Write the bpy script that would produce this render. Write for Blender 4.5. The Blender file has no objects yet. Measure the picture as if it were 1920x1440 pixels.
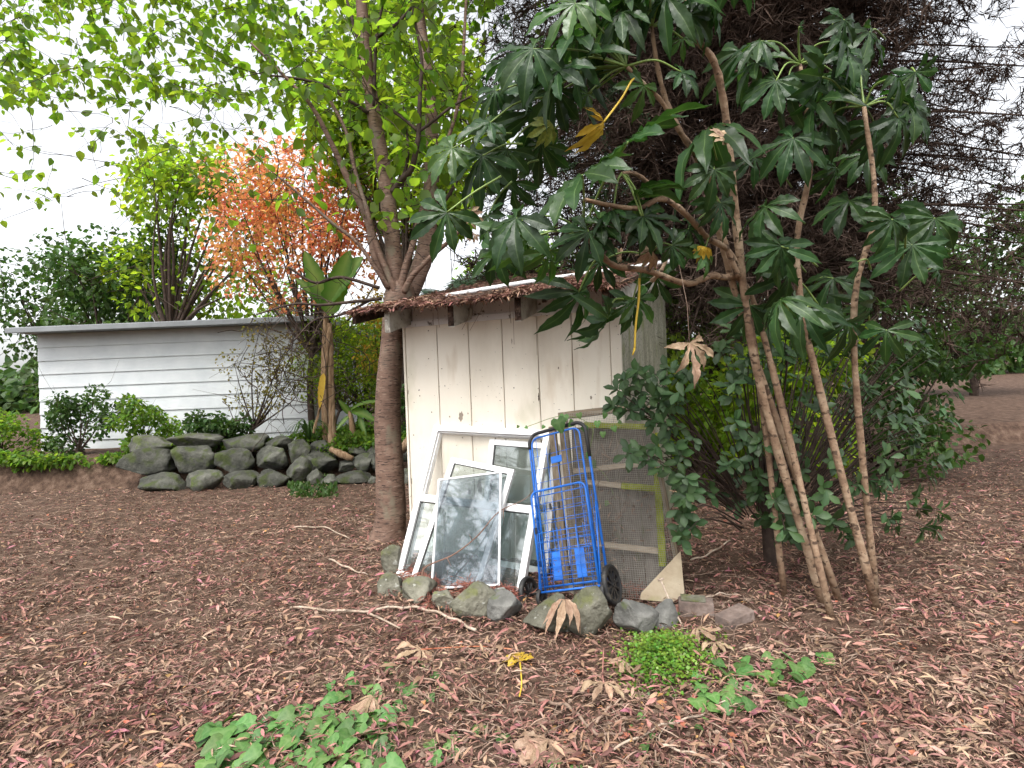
import bpy, bmesh, math, random
import numpy as np
from mathutils import Vector, Matrix, noise as mnoise

random.seed(7)
rng = np.random.default_rng(7)
SC = bpy.context.scene
COL = SC.collection

# ------------------------------------------------------------------ camera
FPX, CH, ROLL = 1080.0, 1.35, math.radians(2.3)
cs_, sn_ = math.cos(ROLL), math.sin(ROLL)
RIGHT = np.array([cs_, 0, -sn_]); UP = np.array([sn_, 0, cs_]); FW = np.array([0, 1.0, 0]); CAM = np.array([0, 0, CH])
cam_d = bpy.data.cameras.new('camera'); cam_o = bpy.data.objects.new('camera', cam_d); COL.objects.link(cam_o)
cam_d.sensor_width = 36; cam_d.sensor_fit = 'HORIZONTAL'; cam_d.lens = 36 * FPX / 1920
cam_d.clip_start = 0.05; cam_d.clip_end = 1500
cam_o.matrix_world = Matrix(((cs_, sn_, 0, 0), (0, 0, -1, 0), (-sn_, cs_, 0, CH), (0, 0, 0, 1)))
SC.camera = cam_o

# ------------------------------------------------------------------ sky, sun, exposure (bright overcast)
SUN_EL, SUN_ROT = math.radians(58), math.radians(200)
W = bpy.data.worlds.new('World'); SC.world = W; W.use_nodes = True
wn = W.node_tree; wn.nodes.clear()
sky = wn.nodes.new('ShaderNodeTexSky'); sky.sky_type = 'NISHITA'; sky.sun_disc = False
sky.sun_elevation = SUN_EL; sky.sun_rotation = SUN_ROT; sky.air_density = 1.0; sky.dust_density = 4.0; sky.ozone_density = 1.0
hsv = wn.nodes.new('ShaderNodeHueSaturation'); hsv.inputs['Saturation'].default_value = 0.16
bg = wn.nodes.new('ShaderNodeBackground'); bg.inputs['Strength'].default_value = 0.15
wo = wn.nodes.new('ShaderNodeOutputWorld')
wn.links.new(sky.outputs[0], hsv.inputs['Color']); wn.links.new(hsv.outputs[0], bg.inputs['Color']); wn.links.new(bg.outputs[0], wo.inputs[0])
sl = bpy.data.lights.new('sun', 'SUN'); sl.energy = 0.8; sl.angle = math.radians(25); sl.color = (1, 0.97, 0.92)
so = bpy.data.objects.new('sun', sl); COL.objects.link(so)
sd = Vector((math.sin(SUN_ROT) * math.cos(SUN_EL), math.cos(SUN_ROT) * math.cos(SUN_EL), math.sin(SUN_EL)))
so.rotation_euler = sd.to_track_quat('Z', 'Y').to_euler(); so.location = (0, -4, 12)
SC.view_settings.view_transform = 'Standard'; SC.view_settings.look = 'None'
SC.view_settings.exposure = 1.45; SC.view_settings.gamma = 1.0; SC.view_settings.use_curve_mapping = False
SC.cycles.max_bounces = 10; SC.cycles.transparent_max_bounces = 16; SC.cycles.transmission_bounces = 8
SC.cycles.caustics_reflective = False; SC.cycles.caustics_refractive = False
SC.cycles.sample_clamp_indirect = 6

# ------------------------------------------------------------------ pixel helpers (a pixel gives a direction only)
def ray(px, py): return RIGHT * (px - 960) / FPX + UP * (720 - py) / FPX + FW
def P(px, py, d): return CAM + ray(px, py) * d
def G(px, py, z=0.0):
    v = ray(px, py); return CAM + v * ((z - CH) / v[2])
def onplane(px, py, o, n):
    v = ray(px, py); return CAM + v * (np.dot(o - CAM, n) / np.dot(v, n))
def proj(p):
    d = np.asarray(p) - CAM; y = d @ FW
    return np.stack([960 + FPX * (d @ RIGHT) / y, 720 - FPX * (d @ UP) / y], -1), y
def nrm(v):
    v = np.asarray(v, float); return v / (np.linalg.norm(v) + 1e-12)

# ------------------------------------------------------------------ terrain
def sstep(a, b, x):
    t = np.clip((x - a) / (b - a), 0, 1); return t * t * (3 - 2 * t)
def gz(x, y):
    x = np.asarray(x, float); y = np.asarray(y, float)
    z = 0.010 * np.sin(x * 2.3 + y * 1.1) + 0.008 * np.sin(x * 5.1 - y * 3.7 + 1) + 0.005 * np.sin(x * 9 + y * 7.3)
    near = sstep(9.0, 12.0, np.hypot(x, y)); z = z * (1 - near * .3)
    lft = 1 - sstep(-0.6, 0.4, x)
    z = z - 0.22 * lft * sstep(8.7, 8.95, y) * (1 - sstep(9.6, 9.85, y))
    z = z + 0.34 * sstep(9.75, 10.0, y)
    z = z + 0.03 * np.clip(y - 10, 0, 60)
    return z

# ------------------------------------------------------------------ materials
MATS = {}
def ramp_node(nt, stops):
    r = nt.nodes.new('ShaderNodeValToRGB'); e = r.color_ramp.elements
    while len(e) < len(stops): e.new(0.5)
    for el, (p, c) in zip(e, stops):
        el.position = p; el.color = (*c, 1)
    return r
def mat(name, stops, scale=6, stretch=(1, 1, 1), rough=.7, spec=.4, bump=.15, bscale=None, detail=6, trans=0, tcol=None,
        vary=0, hue=0, vein=None, specks=None, coords='Object', distort=0., metallic=0, coat=0):
    if name in MATS: return MATS[name]
    m = bpy.data.materials.new(name); m.use_nodes = True; nt = m.node_tree; N = nt.nodes; L = nt.links
    b = N['Principled BSDF']; out = N['Material Output']
    tc = N.new('ShaderNodeTexCoord'); mp = N.new('ShaderNodeMapping'); mp.inputs['Scale'].default_value = stretch
    L.new(tc.outputs[coords], mp.inputs[0])
    nz = N.new('ShaderNodeTexNoise'); nz.inputs['Scale'].default_value = scale; nz.inputs['Detail'].default_value = detail
    nz.inputs['Roughness'].default_value = .62; nz.inputs['Distortion'].default_value = distort
    L.new(mp.outputs[0], nz.inputs['Vector'])
    if len(stops) == 1: stops = [(0, stops[0][1]), (1, stops[0][1])]
    r = ramp_node(nt, stops); L.new(nz.outputs[0], r.inputs[0]); col = r.outputs[0]
    if specks:
        for (sc, thr, soft, scol, strch) in specks:
            mp2 = N.new('ShaderNodeMapping'); mp2.inputs['Scale'].default_value = strch; L.new(tc.outputs[coords], mp2.inputs[0])
            mp2.inputs['Location'].default_value = (sc * .37, 1.7, sc * .11)
            n2 = N.new('ShaderNodeTexNoise'); n2.inputs['Scale'].default_value = sc; n2.inputs['Detail'].default_value = 5
            L.new(mp2.outputs[0], n2.inputs['Vector'])
            mr = N.new('ShaderNodeMapRange'); mr.inputs[1].default_value = thr; mr.inputs[2].default_value = thr + soft
            L.new(n2.outputs[0], mr.inputs[0])
            mx = N.new('ShaderNodeMixRGB'); L.new(mr.outputs[0], mx.inputs[0]); L.new(col, mx.inputs[1]); mx.inputs[2].default_value = (*scol, 1)
            col = mx.outputs[0]
    if vein:
        at = N.new('ShaderNodeAttribute'); at.attribute_name = 'vein'
        mx = N.new('ShaderNodeMixRGB'); L.new(at.outputs['Fac'], mx.inputs[0]); L.new(col, mx.inputs[1]); mx.inputs[2].default_value = (*vein, 1)
        col = mx.outputs[0]
    if vary or hue:
        g = N.new('ShaderNodeNewGeometry'); oi = N.new('ShaderNodeObjectInfo')
        ad = N.new('ShaderNodeMath'); ad.operation = 'ADD'; L.new(g.outputs['Random Per Island'], ad.inputs[0]); L.new(oi.outputs['Random'], ad.inputs[1])
        fr = N.new('ShaderNodeMath'); fr.operation = 'FRACT'; L.new(ad.outputs[0], fr.inputs[0])
        h = N.new('ShaderNodeHueSaturation'); L.new(col, h.inputs['Color'])
        m1 = N.new('ShaderNodeMapRange'); m1.inputs[3].default_value = 1 - vary; m1.inputs[4].default_value = 1 + vary
        L.new(fr.outputs[0], m1.inputs[0]); L.new(m1.outputs[0], h.inputs['Value'])
        f2 = N.new('ShaderNodeMath'); f2.operation = 'MULTIPLY'; f2.inputs[1].default_value = 7.31; L.new(fr.outputs[0], f2.inputs[0])
        f3 = N.new('ShaderNodeMath'); f3.operation = 'FRACT'; L.new(f2.outputs[0], f3.inputs[0])
        m2 = N.new('ShaderNodeMapRange'); m2.inputs[3].default_value = .5 - hue; m2.inputs[4].default_value = .5 + hue
        L.new(f3.outputs[0], m2.inputs[0]); L.new(m2.outputs[0], h.inputs['Hue']); col = h.outputs[0]
    L.new(col, b.inputs['Base Color']); b.inputs['Roughness'].default_value = rough
    b.inputs['Specular IOR Level'].default_value = spec; b.inputs['Metallic'].default_value = metallic
    if coat: b.inputs['Coat Weight'].default_value = coat
    if bump:
        n3 = N.new('ShaderNodeTexNoise'); n3.inputs['Scale'].default_value = bscale or scale * 3; n3.inputs['Detail'].default_value = 5
        L.new(mp.outputs[0], n3.inputs['Vector'])
        bp = N.new('ShaderNodeBump'); bp.inputs['Strength'].default_value = bump; bp.inputs['Distance'].default_value = .02
        L.new(n3.outputs[0], bp.inputs['Height']); L.new(bp.outputs[0], b.inputs['Normal'])
    if trans:
        t = N.new('ShaderNodeBsdfTranslucent')
        if tcol:
            mm = N.new('ShaderNodeMixRGB'); mm.blend_type = 'MULTIPLY'; mm.inputs[0].default_value = 1; L.new(col, mm.inputs[1]); mm.inputs[2].default_value = (*tcol, 1)
            L.new(mm.outputs[0], t.inputs[0])
        else: L.new(col, t.inputs[0])
        mxs = N.new('ShaderNodeMixShader'); mxs.inputs[0].default_value = trans
        L.new(b.outputs[0], mxs.inputs[1]); L.new(t.outputs[0], mxs.inputs[2]); L.new(mxs.outputs[0], out.inputs['Surface'])
    MATS[name] = m; return m

def glass_mat(name, tint=(.93, .97, .96), dirt=.12, dcol=(.5, .5, .47), dscale=3., ior=1.5):
    m = bpy.data.materials.new(name); m.use_nodes = True; nt = m.node_tree; N = nt.nodes; L = nt.links
    out = N['Material Output']; N.remove(N['Principled BSDF'])
    tr = N.new('ShaderNodeBsdfTransparent'); tr.inputs[0].default_value = (*tint, 1)
    gl = N.new('ShaderNodeBsdfGlossy'); gl.inputs['Roughness'].default_value = .03
    fr = N.new('ShaderNodeFresnel'); fr.inputs[0].default_value = ior
    ml = N.new('ShaderNodeMath'); ml.operation = 'MULTIPLY'; ml.inputs[1].default_value = 3.4; ml.use_clamp = True; L.new(fr.outputs[0], ml.inputs[0])
    m1 = N.new('ShaderNodeMixShader'); L.new(ml.outputs[0], m1.inputs[0]); L.new(tr.outputs[0], m1.inputs[1]); L.new(gl.outputs[0], m1.inputs[2])
    df = N.new('ShaderNodeBsdfDiffuse'); df.inputs[0].default_value = (*dcol, 1)
    tc = N.new('ShaderNodeTexCoord'); nz = N.new('ShaderNodeTexNoise'); nz.inputs['Scale'].default_value = dscale; nz.inputs['Detail'].default_value = 8
    L.new(tc.outputs['Object'], nz.inputs['Vector'])
    mr = N.new('ShaderNodeMapRange'); mr.inputs[1].default_value = .35; mr.inputs[2].default_value = .8; mr.inputs[3].default_value = dirt * .4; mr.inputs[4].default_value = dirt * 2
    L.new(nz.outputs[0], mr.inputs[0])
    m2 = N.new('ShaderNodeMixShader'); L.new(mr.outputs[0], m2.inputs[0]); L.new(m1.outputs[0], m2.inputs[1]); L.new(df.outputs[0], m2.inputs[2])
    L.new(m2.outputs[0], out.inputs['Surface']); MATS[name] = m; return m

# ------------------------------------------------------------------ mesh building
class MB:
    def __init__(s): s.v = []; s.f = []; s.n = 0; s.a = []
    def add(s, v, f, a=None):
        v = np.asarray(v, float).reshape(-1, 3); s.v.append(v)
        f = [f] if isinstance(f, np.ndarray) else f
        groups = {}
        for q in f:
            if isinstance(q, np.ndarray): groups.setdefault(q.shape[1], []).append(q)
            else: groups.setdefault(len(q), []).append(np.array([q]))
        for k, g in groups.items(): s.f.append(np.concatenate(g) + s.n)
        s.a.append(np.zeros(len(v)) if a is None else np.asarray(a, float)); s.n += len(v)
    def inst(s, tv, tf, M, pos, ta=None):
        """many copies of a template: M (N,3,3) columns are the axes, pos (N,3)"""
        N_, k = len(pos), len(tv)
        v = np.einsum('nij,kj->nki', M, tv) + np.asarray(pos)[:, None, :]
        off = (np.arange(N_) * k)
        f = [(q[None] + off[:, None, None]).reshape(-1, q.shape[1]) for q in tf]
        s.add(v.reshape(-1, 3), f, None if ta is None else np.tile(ta, N_))
    def tube(s, pts, rad, sides=6, cap=True, wob=0):
        pts = np.asarray(pts, float); n = len(pts)
        rad = np.full(n, rad) if np.isscalar(rad) else np.asarray(rad, float)
        t = np.gradient(pts, axis=0); t /= np.linalg.norm(t, axis=1, keepdims=True) + 1e-9
        ref = np.array([0, 0, 1.]) if abs(t[0][2]) < .9 else np.array([1., 0, 0])
        u = nrm(np.cross(t[0], ref)); vs = []
        ang = np.arange(sides) / sides * 2 * math.pi
        for i in range(n):
            u = nrm(u - t[i] * np.dot(u, t[i])); w = np.cross(t[i], u)
            rr = rad[i] * (1 + (rng.normal(0, wob, sides) if wob else 0))
            vs.append(pts[i] + (np.cos(ang) * rr)[:, None] * u + (np.sin(ang) * rr)[:, None] * w)
        v = np.concatenate(vs); i0 = np.arange(n - 1)[:, None] * sides; j = np.arange(sides)[None]; j2 = (j + 1) % sides
        q = np.stack([i0 + j, i0 + j2, i0 + sides + j2, i0 + sides + j], -1).reshape(-1, 4)
        f = [q]
        if cap:
            f.append(np.arange(sides)[::-1][None]); f.append((np.arange(sides) + (n - 1) * sides)[None])
        s.add(v, f)
    def box(s, x0, x1, y0, y1, z0, z1, M=None, o=None):
        v = np.array([[x, y, z] for z in (z0, z1) for y in (y0, y1) for x in (x0, x1)], float)
        if M is not None: v = v @ np.asarray(M).T
        if o is not None: v = v + o
        s.add(v, np.array([[0, 2, 3, 1], [4, 5, 7, 6], [0, 1, 5, 4], [2, 6, 7, 3], [0, 4, 6, 2], [1, 3, 7, 5]]))
    def mesh(s, name, smooth=False, attr=False):
        v = np.concatenate(s.v); me = bpy.data.meshes.new(name)
        me.vertices.add(len(v)); me.vertices.foreach_set('co', v.astype(np.float32).ravel())
        li = np.concatenate([q.ravel() for q in s.f]); ln = np.concatenate([np.full(len(q), q.shape[1]) for q in s.f])
        me.loops.add(len(li)); me.loops.foreach_set('vertex_index', li.astype(np.int32))
        me.polygons.add(len(ln)); st = np.concatenate([[0], np.cumsum(ln)[:-1]])
        me.polygons.foreach_set('loop_start', st.astype(np.int32)); me.polygons.foreach_set('loop_total', ln.astype(np.int32))
        if attr:
            at = me.attributes.new('vein', 'FLOAT', 'POINT'); at.data.foreach_set('value', np.concatenate(s.a).astype(np.float32))
        me.update(calc_edges=True); me.validate()
        me.polygons.foreach_set('use_smooth', np.full(len(ln), bool(smooth)))
        return me
    def build(s, name, m, parent=None, smooth=False, attr=False):
        return link(name, s.mesh(name, smooth, attr), m, parent)

def link(name, me, m=None, parent=None, M=None):
    if m is not None and not me.materials: me.materials.append(m)
    o = bpy.data.objects.new(name, me); COL.objects.link(o)
    if parent: o.parent = parent
    if M is not None: o.matrix_local = M
    return o
def tag(o, label=None, cat=None, group=None, kind=None):
    if label: o['label'] = label
    if cat: o['category'] = cat
    if group: o['group'] = group
    if kind: o['kind'] = kind
    return o
def thing(name, label, cat, loc=(0, 0, 0), group=None, M=None):
    o = bpy.data.objects.new(name, None); COL.objects.link(o); o.empty_display_size = .1
    if M is not None: o.matrix_world = M
    else: o.location = loc
    return tag(o, label, cat, group)
def frame(o, X, Y, Z):
    m = Matrix.Identity(4)
    for i, c in enumerate((X, Y, Z, o)):
        for r in range(3): m[r][i] = float(c[r])
    return m
def bevel_box(name, x0, x1, y0, y1, z0, z1, m, parent, bev=.003, seg=2, jit=0):
    bm = bmesh.new(); bmesh.ops.create_cube(bm, size=1)
    for v in bm.verts:
        v.co = Vector((x0 + (v.co.x + .5) * (x1 - x0), y0 + (v.co.y + .5) * (y1 - y0), z0 + (v.co.z + .5) * (z1 - z0)))
        if jit: v.co += Vector((random.uniform(-jit, jit), random.uniform(-jit, jit), random.uniform(-jit, jit)))
    if bev: bmesh.ops.bevel(bm, geom=bm.edges[:], offset=bev, segments=seg, affect='EDGES', profile=.6)
    me = bpy.data.meshes.new(name); bm.to_mesh(me); bm.free()
    return link(name, me, m, parent)
def bar(name, a, b, width, thick, nvec, m, parent, bev=.003, jit=0):
    """a wooden member from a to b (parent's space), width across, thickness along nvec"""
    a = np.asarray(a, float); b = np.asarray(b, float); X = nrm(b - a); Z = nrm(np.asarray(nvec) - X * np.dot(nvec, X)); Y = np.cross(Z, X)
    L = np.linalg.norm(b - a)
    o = bevel_box(name, -L / 2, L / 2, -width / 2, width / 2, -thick / 2, thick / 2, m, parent, bev, 1, jit)
    o.matrix_local = frame((a + b) / 2, X, Y, Z); return o
def smooth_path(pts, n=8):
    pts = np.asarray(pts, float); out = []
    p = np.vstack([2 * pts[0] - pts[1], pts, 2 * pts[-1] - pts[-2]])
    for i in range(1, len(p) - 2):
        for t in np.arange(n) / n:
            out.append(.5 * ((2 * p[i]) + (-p[i - 1] + p[i + 1]) * t + (2 * p[i - 1] - 5 * p[i] + 4 * p[i + 1] - p[i + 2]) * t * t + (-p[i - 1] + 3 * p[i] - 3 * p[i + 1] + p[i + 2]) * t ** 3))
    out.append(pts[-1]); return np.array(out)
def path_r(pts, n=6):
    """pts rows of (x,y,z,r) -> smoothed points and radii"""
    q = smooth_path(pts, n); return q[:, :3], np.maximum(q[:, 3], 1e-4)

def basis(Y, Zh):
    Y = Y / (np.linalg.norm(Y, axis=-1, keepdims=True) + 1e-9)
    Z = Zh - (Zh * Y).sum(-1, keepdims=True) * Y; Z /= np.linalg.norm(Z, axis=-1, keepdims=True) + 1e-9
    X = np.cross(Y, Z); return np.stack([X, Y, Z], -1)

# ------------------------------------------------------------------ leaf templates (y = towards the tip, z = face)
def blade(n, wfun, droop=.15, fold=.12, cols=1):
    """a leaf blade: midrib plus one row of points per side"""
    v = []; t = np.linspace(0, 1, n + 1)
    for k in t:
        w = wfun(k); z = -droop * k * k
        v += [(-w, k, z + fold * w), (0, k, z), (w, k, z + fold * w)]
    f = []
    for i in range(n):
        a = i * 3; f += [[a, a + 1, a + 4, a + 3], [a + 1, a + 2, a + 5, a + 4]]
    ve = np.array([0, 1, 0] * (n + 1), float)
    return np.array(v), [np.array(f)], ve
ovate = lambda k: .36 * math.sin(math.pi * min(1, k ** .78)) ** .85 * (1 - .25 * k) + .004
lance = lambda k: .11 * math.sin(math.pi * k) ** .8 + .003
oblan = lambda k: .24 * math.sin(math.pi * k ** 1.5) ** .8 + .012
roundl = lambda k: .5 * math.sqrt(max(0, 1 - (2 * k - 1) ** 2)) + .002
LEAF_CHERRY = blade(4, ovate, .22, .25)
LEAF_LITTER = blade(3, lance, .25, .5)
LEAF_OBL = blade(4, oblan, .18, .25)
LEAF_ROUND = blade(3, roundl, .1, .15)
LEAF_SMALL = blade(2, lambda k: .3 * math.sin(math.pi * k) + .01, .2, .2)

def fatsia(seed, droop=.35, curl=.0, crumple=0., lobes=8, wide=1.0, closed=1.0):
    r = random.Random(seed); MBt = MB()
    span = math.radians(268) * closed; nT = 13
    angs = [(-.5 + (i + .5) / lobes) * span for i in range(lobes)]
    half = span / lobes / 2
    off = r.uniform(0, 50)
    for i, a in enumerate(angs):
        a += r.uniform(-.09, .09); c = abs(a) / (span / 2)
        L = (1.0 - .42 * c ** 1.6) * r.uniform(.84, 1.1); tw = r.uniform(-.6, .6)
        dr = droop * r.uniform(.4, 1.6); vs = []; ve = []
        for k in range(nT + 1):
            t = k / nT
            wid = wide * (.036 + .098 * math.sin(math.pi * min(1, max(0, (t - .18) / .82) ** 1.15)) ** 1.1) * (1 - .1 * c)
            if t > .45 and t < .97: wid *= 1 + (.09 if k % 2 else -.07)
            wid = wid * (1 if t < .82 else max(.02, (1 - t) / .18) ** .75)
            lim = t * L * math.tan(half) + .002
            if t < .20: wid = lim
            elif t < .5: wid = min(lim * .95, wid)
            for s_, e in ((-1, 0), (-.5, .0), (-.09, .1), (0, 1), (.09, .1), (.5, .0), (1, 0)):
                x, y = s_ * wid, t * L
                z = -dr * (t * t) * L + (.30 * abs(s_) * wid) - curl * t ** 3 + .02 * math.sin(t * 22 + s_ * 3) * abs(s_) * (1 if t > .2 else 0)
                z += tw * x * t
                X = x * math.cos(a) + y * math.sin(a); Y = -x * math.sin(a) + y * math.cos(a)
                if crumple:
                    nv = mnoise.noise_vector(Vector((X * 2.2 + off, Y * 2.2, z * 2)))
                    z += crumple * nv[2] * (.2 + t); X += crumple * .5 * nv[0] * t; Y += crumple * .5 * nv[1] * t
                vs.append((X, Y, z)); ve.append(e * (1 - .6 * t))
        f = []
        for k in range(nT):
            for j in range(6):
                b0 = k * 7 + j; f.append([b0, b0 + 1, b0 + 8, b0 + 7])
        MBt.add(vs, np.array(f), ve)
    return MBt
FATS = [fatsia(11, .30, .05, .05), fatsia(12, .55, .1, .06), fatsia(13, .15, .1, .05), fatsia(14, .85, .25, .08), fatsia(15, .4, .1, .08, lobes=7), fatsia(16, .25, .2, .09, lobes=9), fatsia(17, .65, .2, .1), fatsia(18, .1, .25, .1, lobes=7), fatsia(19, .45, -.1, .1, lobes=9), fatsia(20, .7, .0, .06, lobes=8, closed=.85)]
FATSYOUNG = fatsia(31, .5, lobes=6, wide=1.1)
FATSDRY = [fatsia(21, -.10, .25, .20, 6, .85, .85), fatsia(22, .06, .05, .10, 7, 1.1, .72), fatsia(23, .8, .3, .2, 6, 1.05, .7), fatsia(24, -.25, .2, .28, 5, .9, .6)]

def ivy_template():
    out = [(0, 0), (.22, -.16), (.46, -.06), (.56, .18), (.44, .38), (.40, .50), (.30, .66), (.12, .92), (0, 1.0)]
    out = out + [(-x, y) for x, y in out[-2:0:-1]]
    v = [(0, .25, 0)] + [(x, y, .10 * abs(x) - .16 * (y - .2) ** 2 - .18 * x * x) for x, y in out]
    mid = [(x * .5, .25 + (y - .25) * .5, .07 * abs(x) - .03 * (y - .2) ** 2) for x, y in out]
    n = len(out); v += mid; f3 = []; f4 = []
    for i in range(n):
        j = (i + 1) % n; f3.append([0, 1 + n + i, 1 + n + j]); f4.append([1 + n + i, 1 + i, 1 + j, 1 + n + j])
    ve = [.8] + [0.35 if i in (0, 3, 8, 13) else 0 for i in range(n)] + [0.6 if i in (0, 3, 8, 13) else 0.08 for i in range(n)]
    return np.array(v), [np.array(f3), np.array(f4)], np.array(ve, float)
LEAF_IVY = ivy_template()
def tmesh(name, tpl, m, smooth=True):
    b = MB(); b.add(tpl[0], tpl[1], tpl[2]); me = b.mesh(name, smooth, True); me.materials.append(m); return me
def leaf_M(base, tip, nh, scale=None):
    Y = np.asarray(tip, float) - np.asarray(base, float); L = np.linalg.norm(Y)
    B = basis(Y[None], np.asarray(nh, float)[None])[0] * (scale or L)
    return frame(base, B[:, 0], B[:, 1], B[:, 2])

# ------------------------------------------------------------------ material library
m_soil = mat('soil', [(.3, (.035, .022, .016)), (.5, (.09, .056, .040)), (.7, (.16, .108, .08))], 9, rough=.95, spec=.15, bump=.9, bscale=45, detail=10)
m_litter = mat('leaf_litter', [(.3, (.14, .066, .046)), (.5, (.23, .125, .092)), (.7, (.35, .23, .17))], 2.3, rough=.75, spec=.25, bump=0, vary=.65, hue=.03)
m_pink = mat('pink_litter', [(.3, (.24, .075, .08)), (.7, (.36, .16, .15))], 3, rough=.6, spec=.3, bump=0, vary=.4, hue=.03)
m_twig = mat('twig', [(.3, (.16, .10, .075)), (.7, (.34, .25, .19))], 12, rough=.85, spec=.2, bump=.2, vary=.3)
m_stickpale = mat('pale_stick', [(.3, (.30, .22, .16)), (.7, (.50, .41, .33))], 14, (1, 1, 1), rough=.85, spec=.2, bump=.4)
m_rust = mat('rusty_needles', [(.3, (.26, .09, .04)), (.7, (.42, .20, .09))], 8, rough=.8, bump=0, vary=.4, hue=.03)
m_cream = mat('cream_paint', [(.25, (.56, .50, .41)), (.5, (.69, .635, .54)), (.75, (.74, .695, .605))], 2.2, (1, 1, .35), rough=.55, spec=.35, bump=.05, bscale=60,
              specks=[(38, .70, .03, (.10, .075, .06), (1, 1, 1)), (7, .60, .14, (.55, .47, .37), (1, 1, .22)), (3, .60, .16, (.50, .47, .36), (1, 1, .5)), (90, .71, .03, (.16, .12, .09), (1, 1, .6))])
m_white = mat('white_paint_weathered', [(.3, (.42, .41, .40)), (.5, (.60, .60, .60)), (.7, (.68, .68, .68))], 3, (1, 1, .5), rough=.6, spec=.3, bump=.1, bscale=40,
              specks=[(14, .62, .06, (.12, .10, .085), (1, 1, 1)), (60, .68, .04, (.08, .06, .05), (1, 1, 1))])
m_rafter = mat('rafter_paint', [(.3, (.20, .18, .15)), (.5, (.42, .40, .35)), (.7, (.55, .53, .48))], 7, rough=.8, spec=.2, bump=.25, bscale=50,
               specks=[(12, .60, .12, (.10, .08, .065), (1, 1, 1)), (45, .66, .05, (.16, .16, .10), (1, 1, 1))])
m_rot = mat('rotten_wood', [(.3, (.02, .014, .012)), (.55, (.07, .045, .035)), (.8, (.2, .14, .10))], 22, rough=.95, spec=.1, bump=.7, bscale=70)
m_sidewall = mat('lichened_side_boards', [(.3, (.16, .15, .11)), (.5, (.30, .29, .22)), (.7, (.42, .41, .34))], 6, (1, 1, .25), rough=.85, spec=.2, bump=.25, bscale=90,
                 specks=[(120, .56, .06, (.10, .10, .065), (1, 1, .4)), (9, .58, .12, (.20, .22, .10), (1, 1, .4))])
m_bare = mat('bare_grey_wood', [(.3, (.16, .13, .10)), (.7, (.30, .25, .20))], 20, (1, 1, .2), rough=.9, bump=.4)
m_primer = mat('bare_orange_wood', [(.3, (.24, .11, .06)), (.7, (.40, .22, .14))], 20, rough=.85, bump=.4)
m_alu = mat('white_window_frame', [(.2, (.68, .68, .67)), (.6, (.80, .80, .80))], 3, rough=.35, spec=.5, bump=.02,
            specks=[(60, .72, .04, (.2, .17, .14), (1, 1, 1)), (6, .68, .15, (.55, .54, .50), (1, 1, 1))])
m_gasket = mat('dark_gasket', [(0, (.03, .03, .03))], 5, rough=.6, bump=0)
m_glass = glass_mat('window_glass', (.92, .97, .965), .045, (.50, .54, .52), 4)
m_glass2 = glass_mat('dusty_grey_glass', (.80, .84, .87), .075, (.44, .48, .53), 3)
m_pipe = mat('white_pipe', [(.3, (.62, .63, .64)), (.6, (.80, .80, .80))], 4, rough=.35, bump=.02, specks=[(30, .70, .05, (.3, .27, .22), (1, 1, 1))])
m_blue = mat('blue_coated_steel', [(.3, (.012, .10, .42)), (.6, (.02, .16, .60)), (.75, (.035, .21, .68))], 9, rough=.32, spec=.5, bump=.03, specks=[(60, .66, .04, (.12, .08, .06), (1, 1, 1)), (9, .6, .2, (.05, .13, .35), (1, 1, 1))])
m_black = mat('black_rubber', [(.3, (.012, .012, .013)), (.7, (.035, .034, .033))], 12, rough=.55, spec=.4, bump=.1, specks=[(15, .58, .15, (.10, .09, .075), (1, 1, 1))])
m_blackp = mat('black_plastic', [(.3, (.010, .010, .011)), (.7, (.022, .022, .024))], 12, rough=.35, spec=.5, bump=.05)
m_wood = mat('weathered_timber', [(.25, (.10, .075, .05)), (.5, (.19, .15, .105)), (.75, (.30, .25, .19))], 9, (1, 6, 6), rough=.9, spec=.15, bump=.35, bscale=40,
             specks=[(8, .60, .12, (.16, .17, .05), (1, 1, 1))])
m_woodpale = mat('pale_timber', [(.25, (.26, .205, .15)), (.5, (.40, .33, .25)), (.75, (.52, .45, .36))], 8, (1, 6, 6), rough=.9, spec=.15, bump=.3, bscale=40)
m_moss = mat('mossy_timber', [(.25, (.12, .115, .03)), (.5, (.23, .26, .03)), (.75, (.35, .40, .055))], 12, rough=.95, spec=.1, bump=.5, bscale=60)
m_ply = mat('weathered_plywood', [(.25, (.25, .195, .13)), (.5, (.40, .325, .225)), (.75, (.50, .425, .315))], 5, (1, 5, 1), rough=.85, spec=.2, bump=.2, bscale=30, specks=[(40, .68, .04, (.12, .09, .06), (1, 1, 1)), (7, .62, .1, (.33, .30, .16), (1, 1, 1))])
m_wire = mat('galvanised_wire', [(.3, (.22, .20, .17)), (.7, (.36, .34, .30))], 30, rough=.5, spec=.5, bump=0, metallic=.4)
m_bark = mat('cherry_bark', [(.28, (.09, .052, .037)), (.5, (.16, .098, .071)), (.72, (.235, .155, .115))], 5, (1, 1, 2.0), rough=.7, spec=.3, bump=.3, bscale=22,
             specks=[(15, .60, .08, (.27, .195, .15), (1, 1, 5.5)), (17, .575, .04, (.045, .028, .022), (1, 1, 6.5)), (6, .6, .1, (.17, .14, .10), (1, 1, .6)), (2.2, .58, .2, (.14, .125, .095), (1, 1, 1))])
m_twigdk = mat('dark_twig', [(.3, (.030, .020, .016)), (.7, (.085, .06, .048))], 14, rough=.85, spec=.2, bump=.2)
m_cherry = mat('cherry_leaf', [(.3, (.085, .17, .022)), (.7, (.13, .24, .035))], 3, rough=.45, spec=.4, bump=0, trans=.70, tcol=(2.7, 2.35, .8), vary=.3, hue=.02, vein=(.11, .19, .04))
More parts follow.
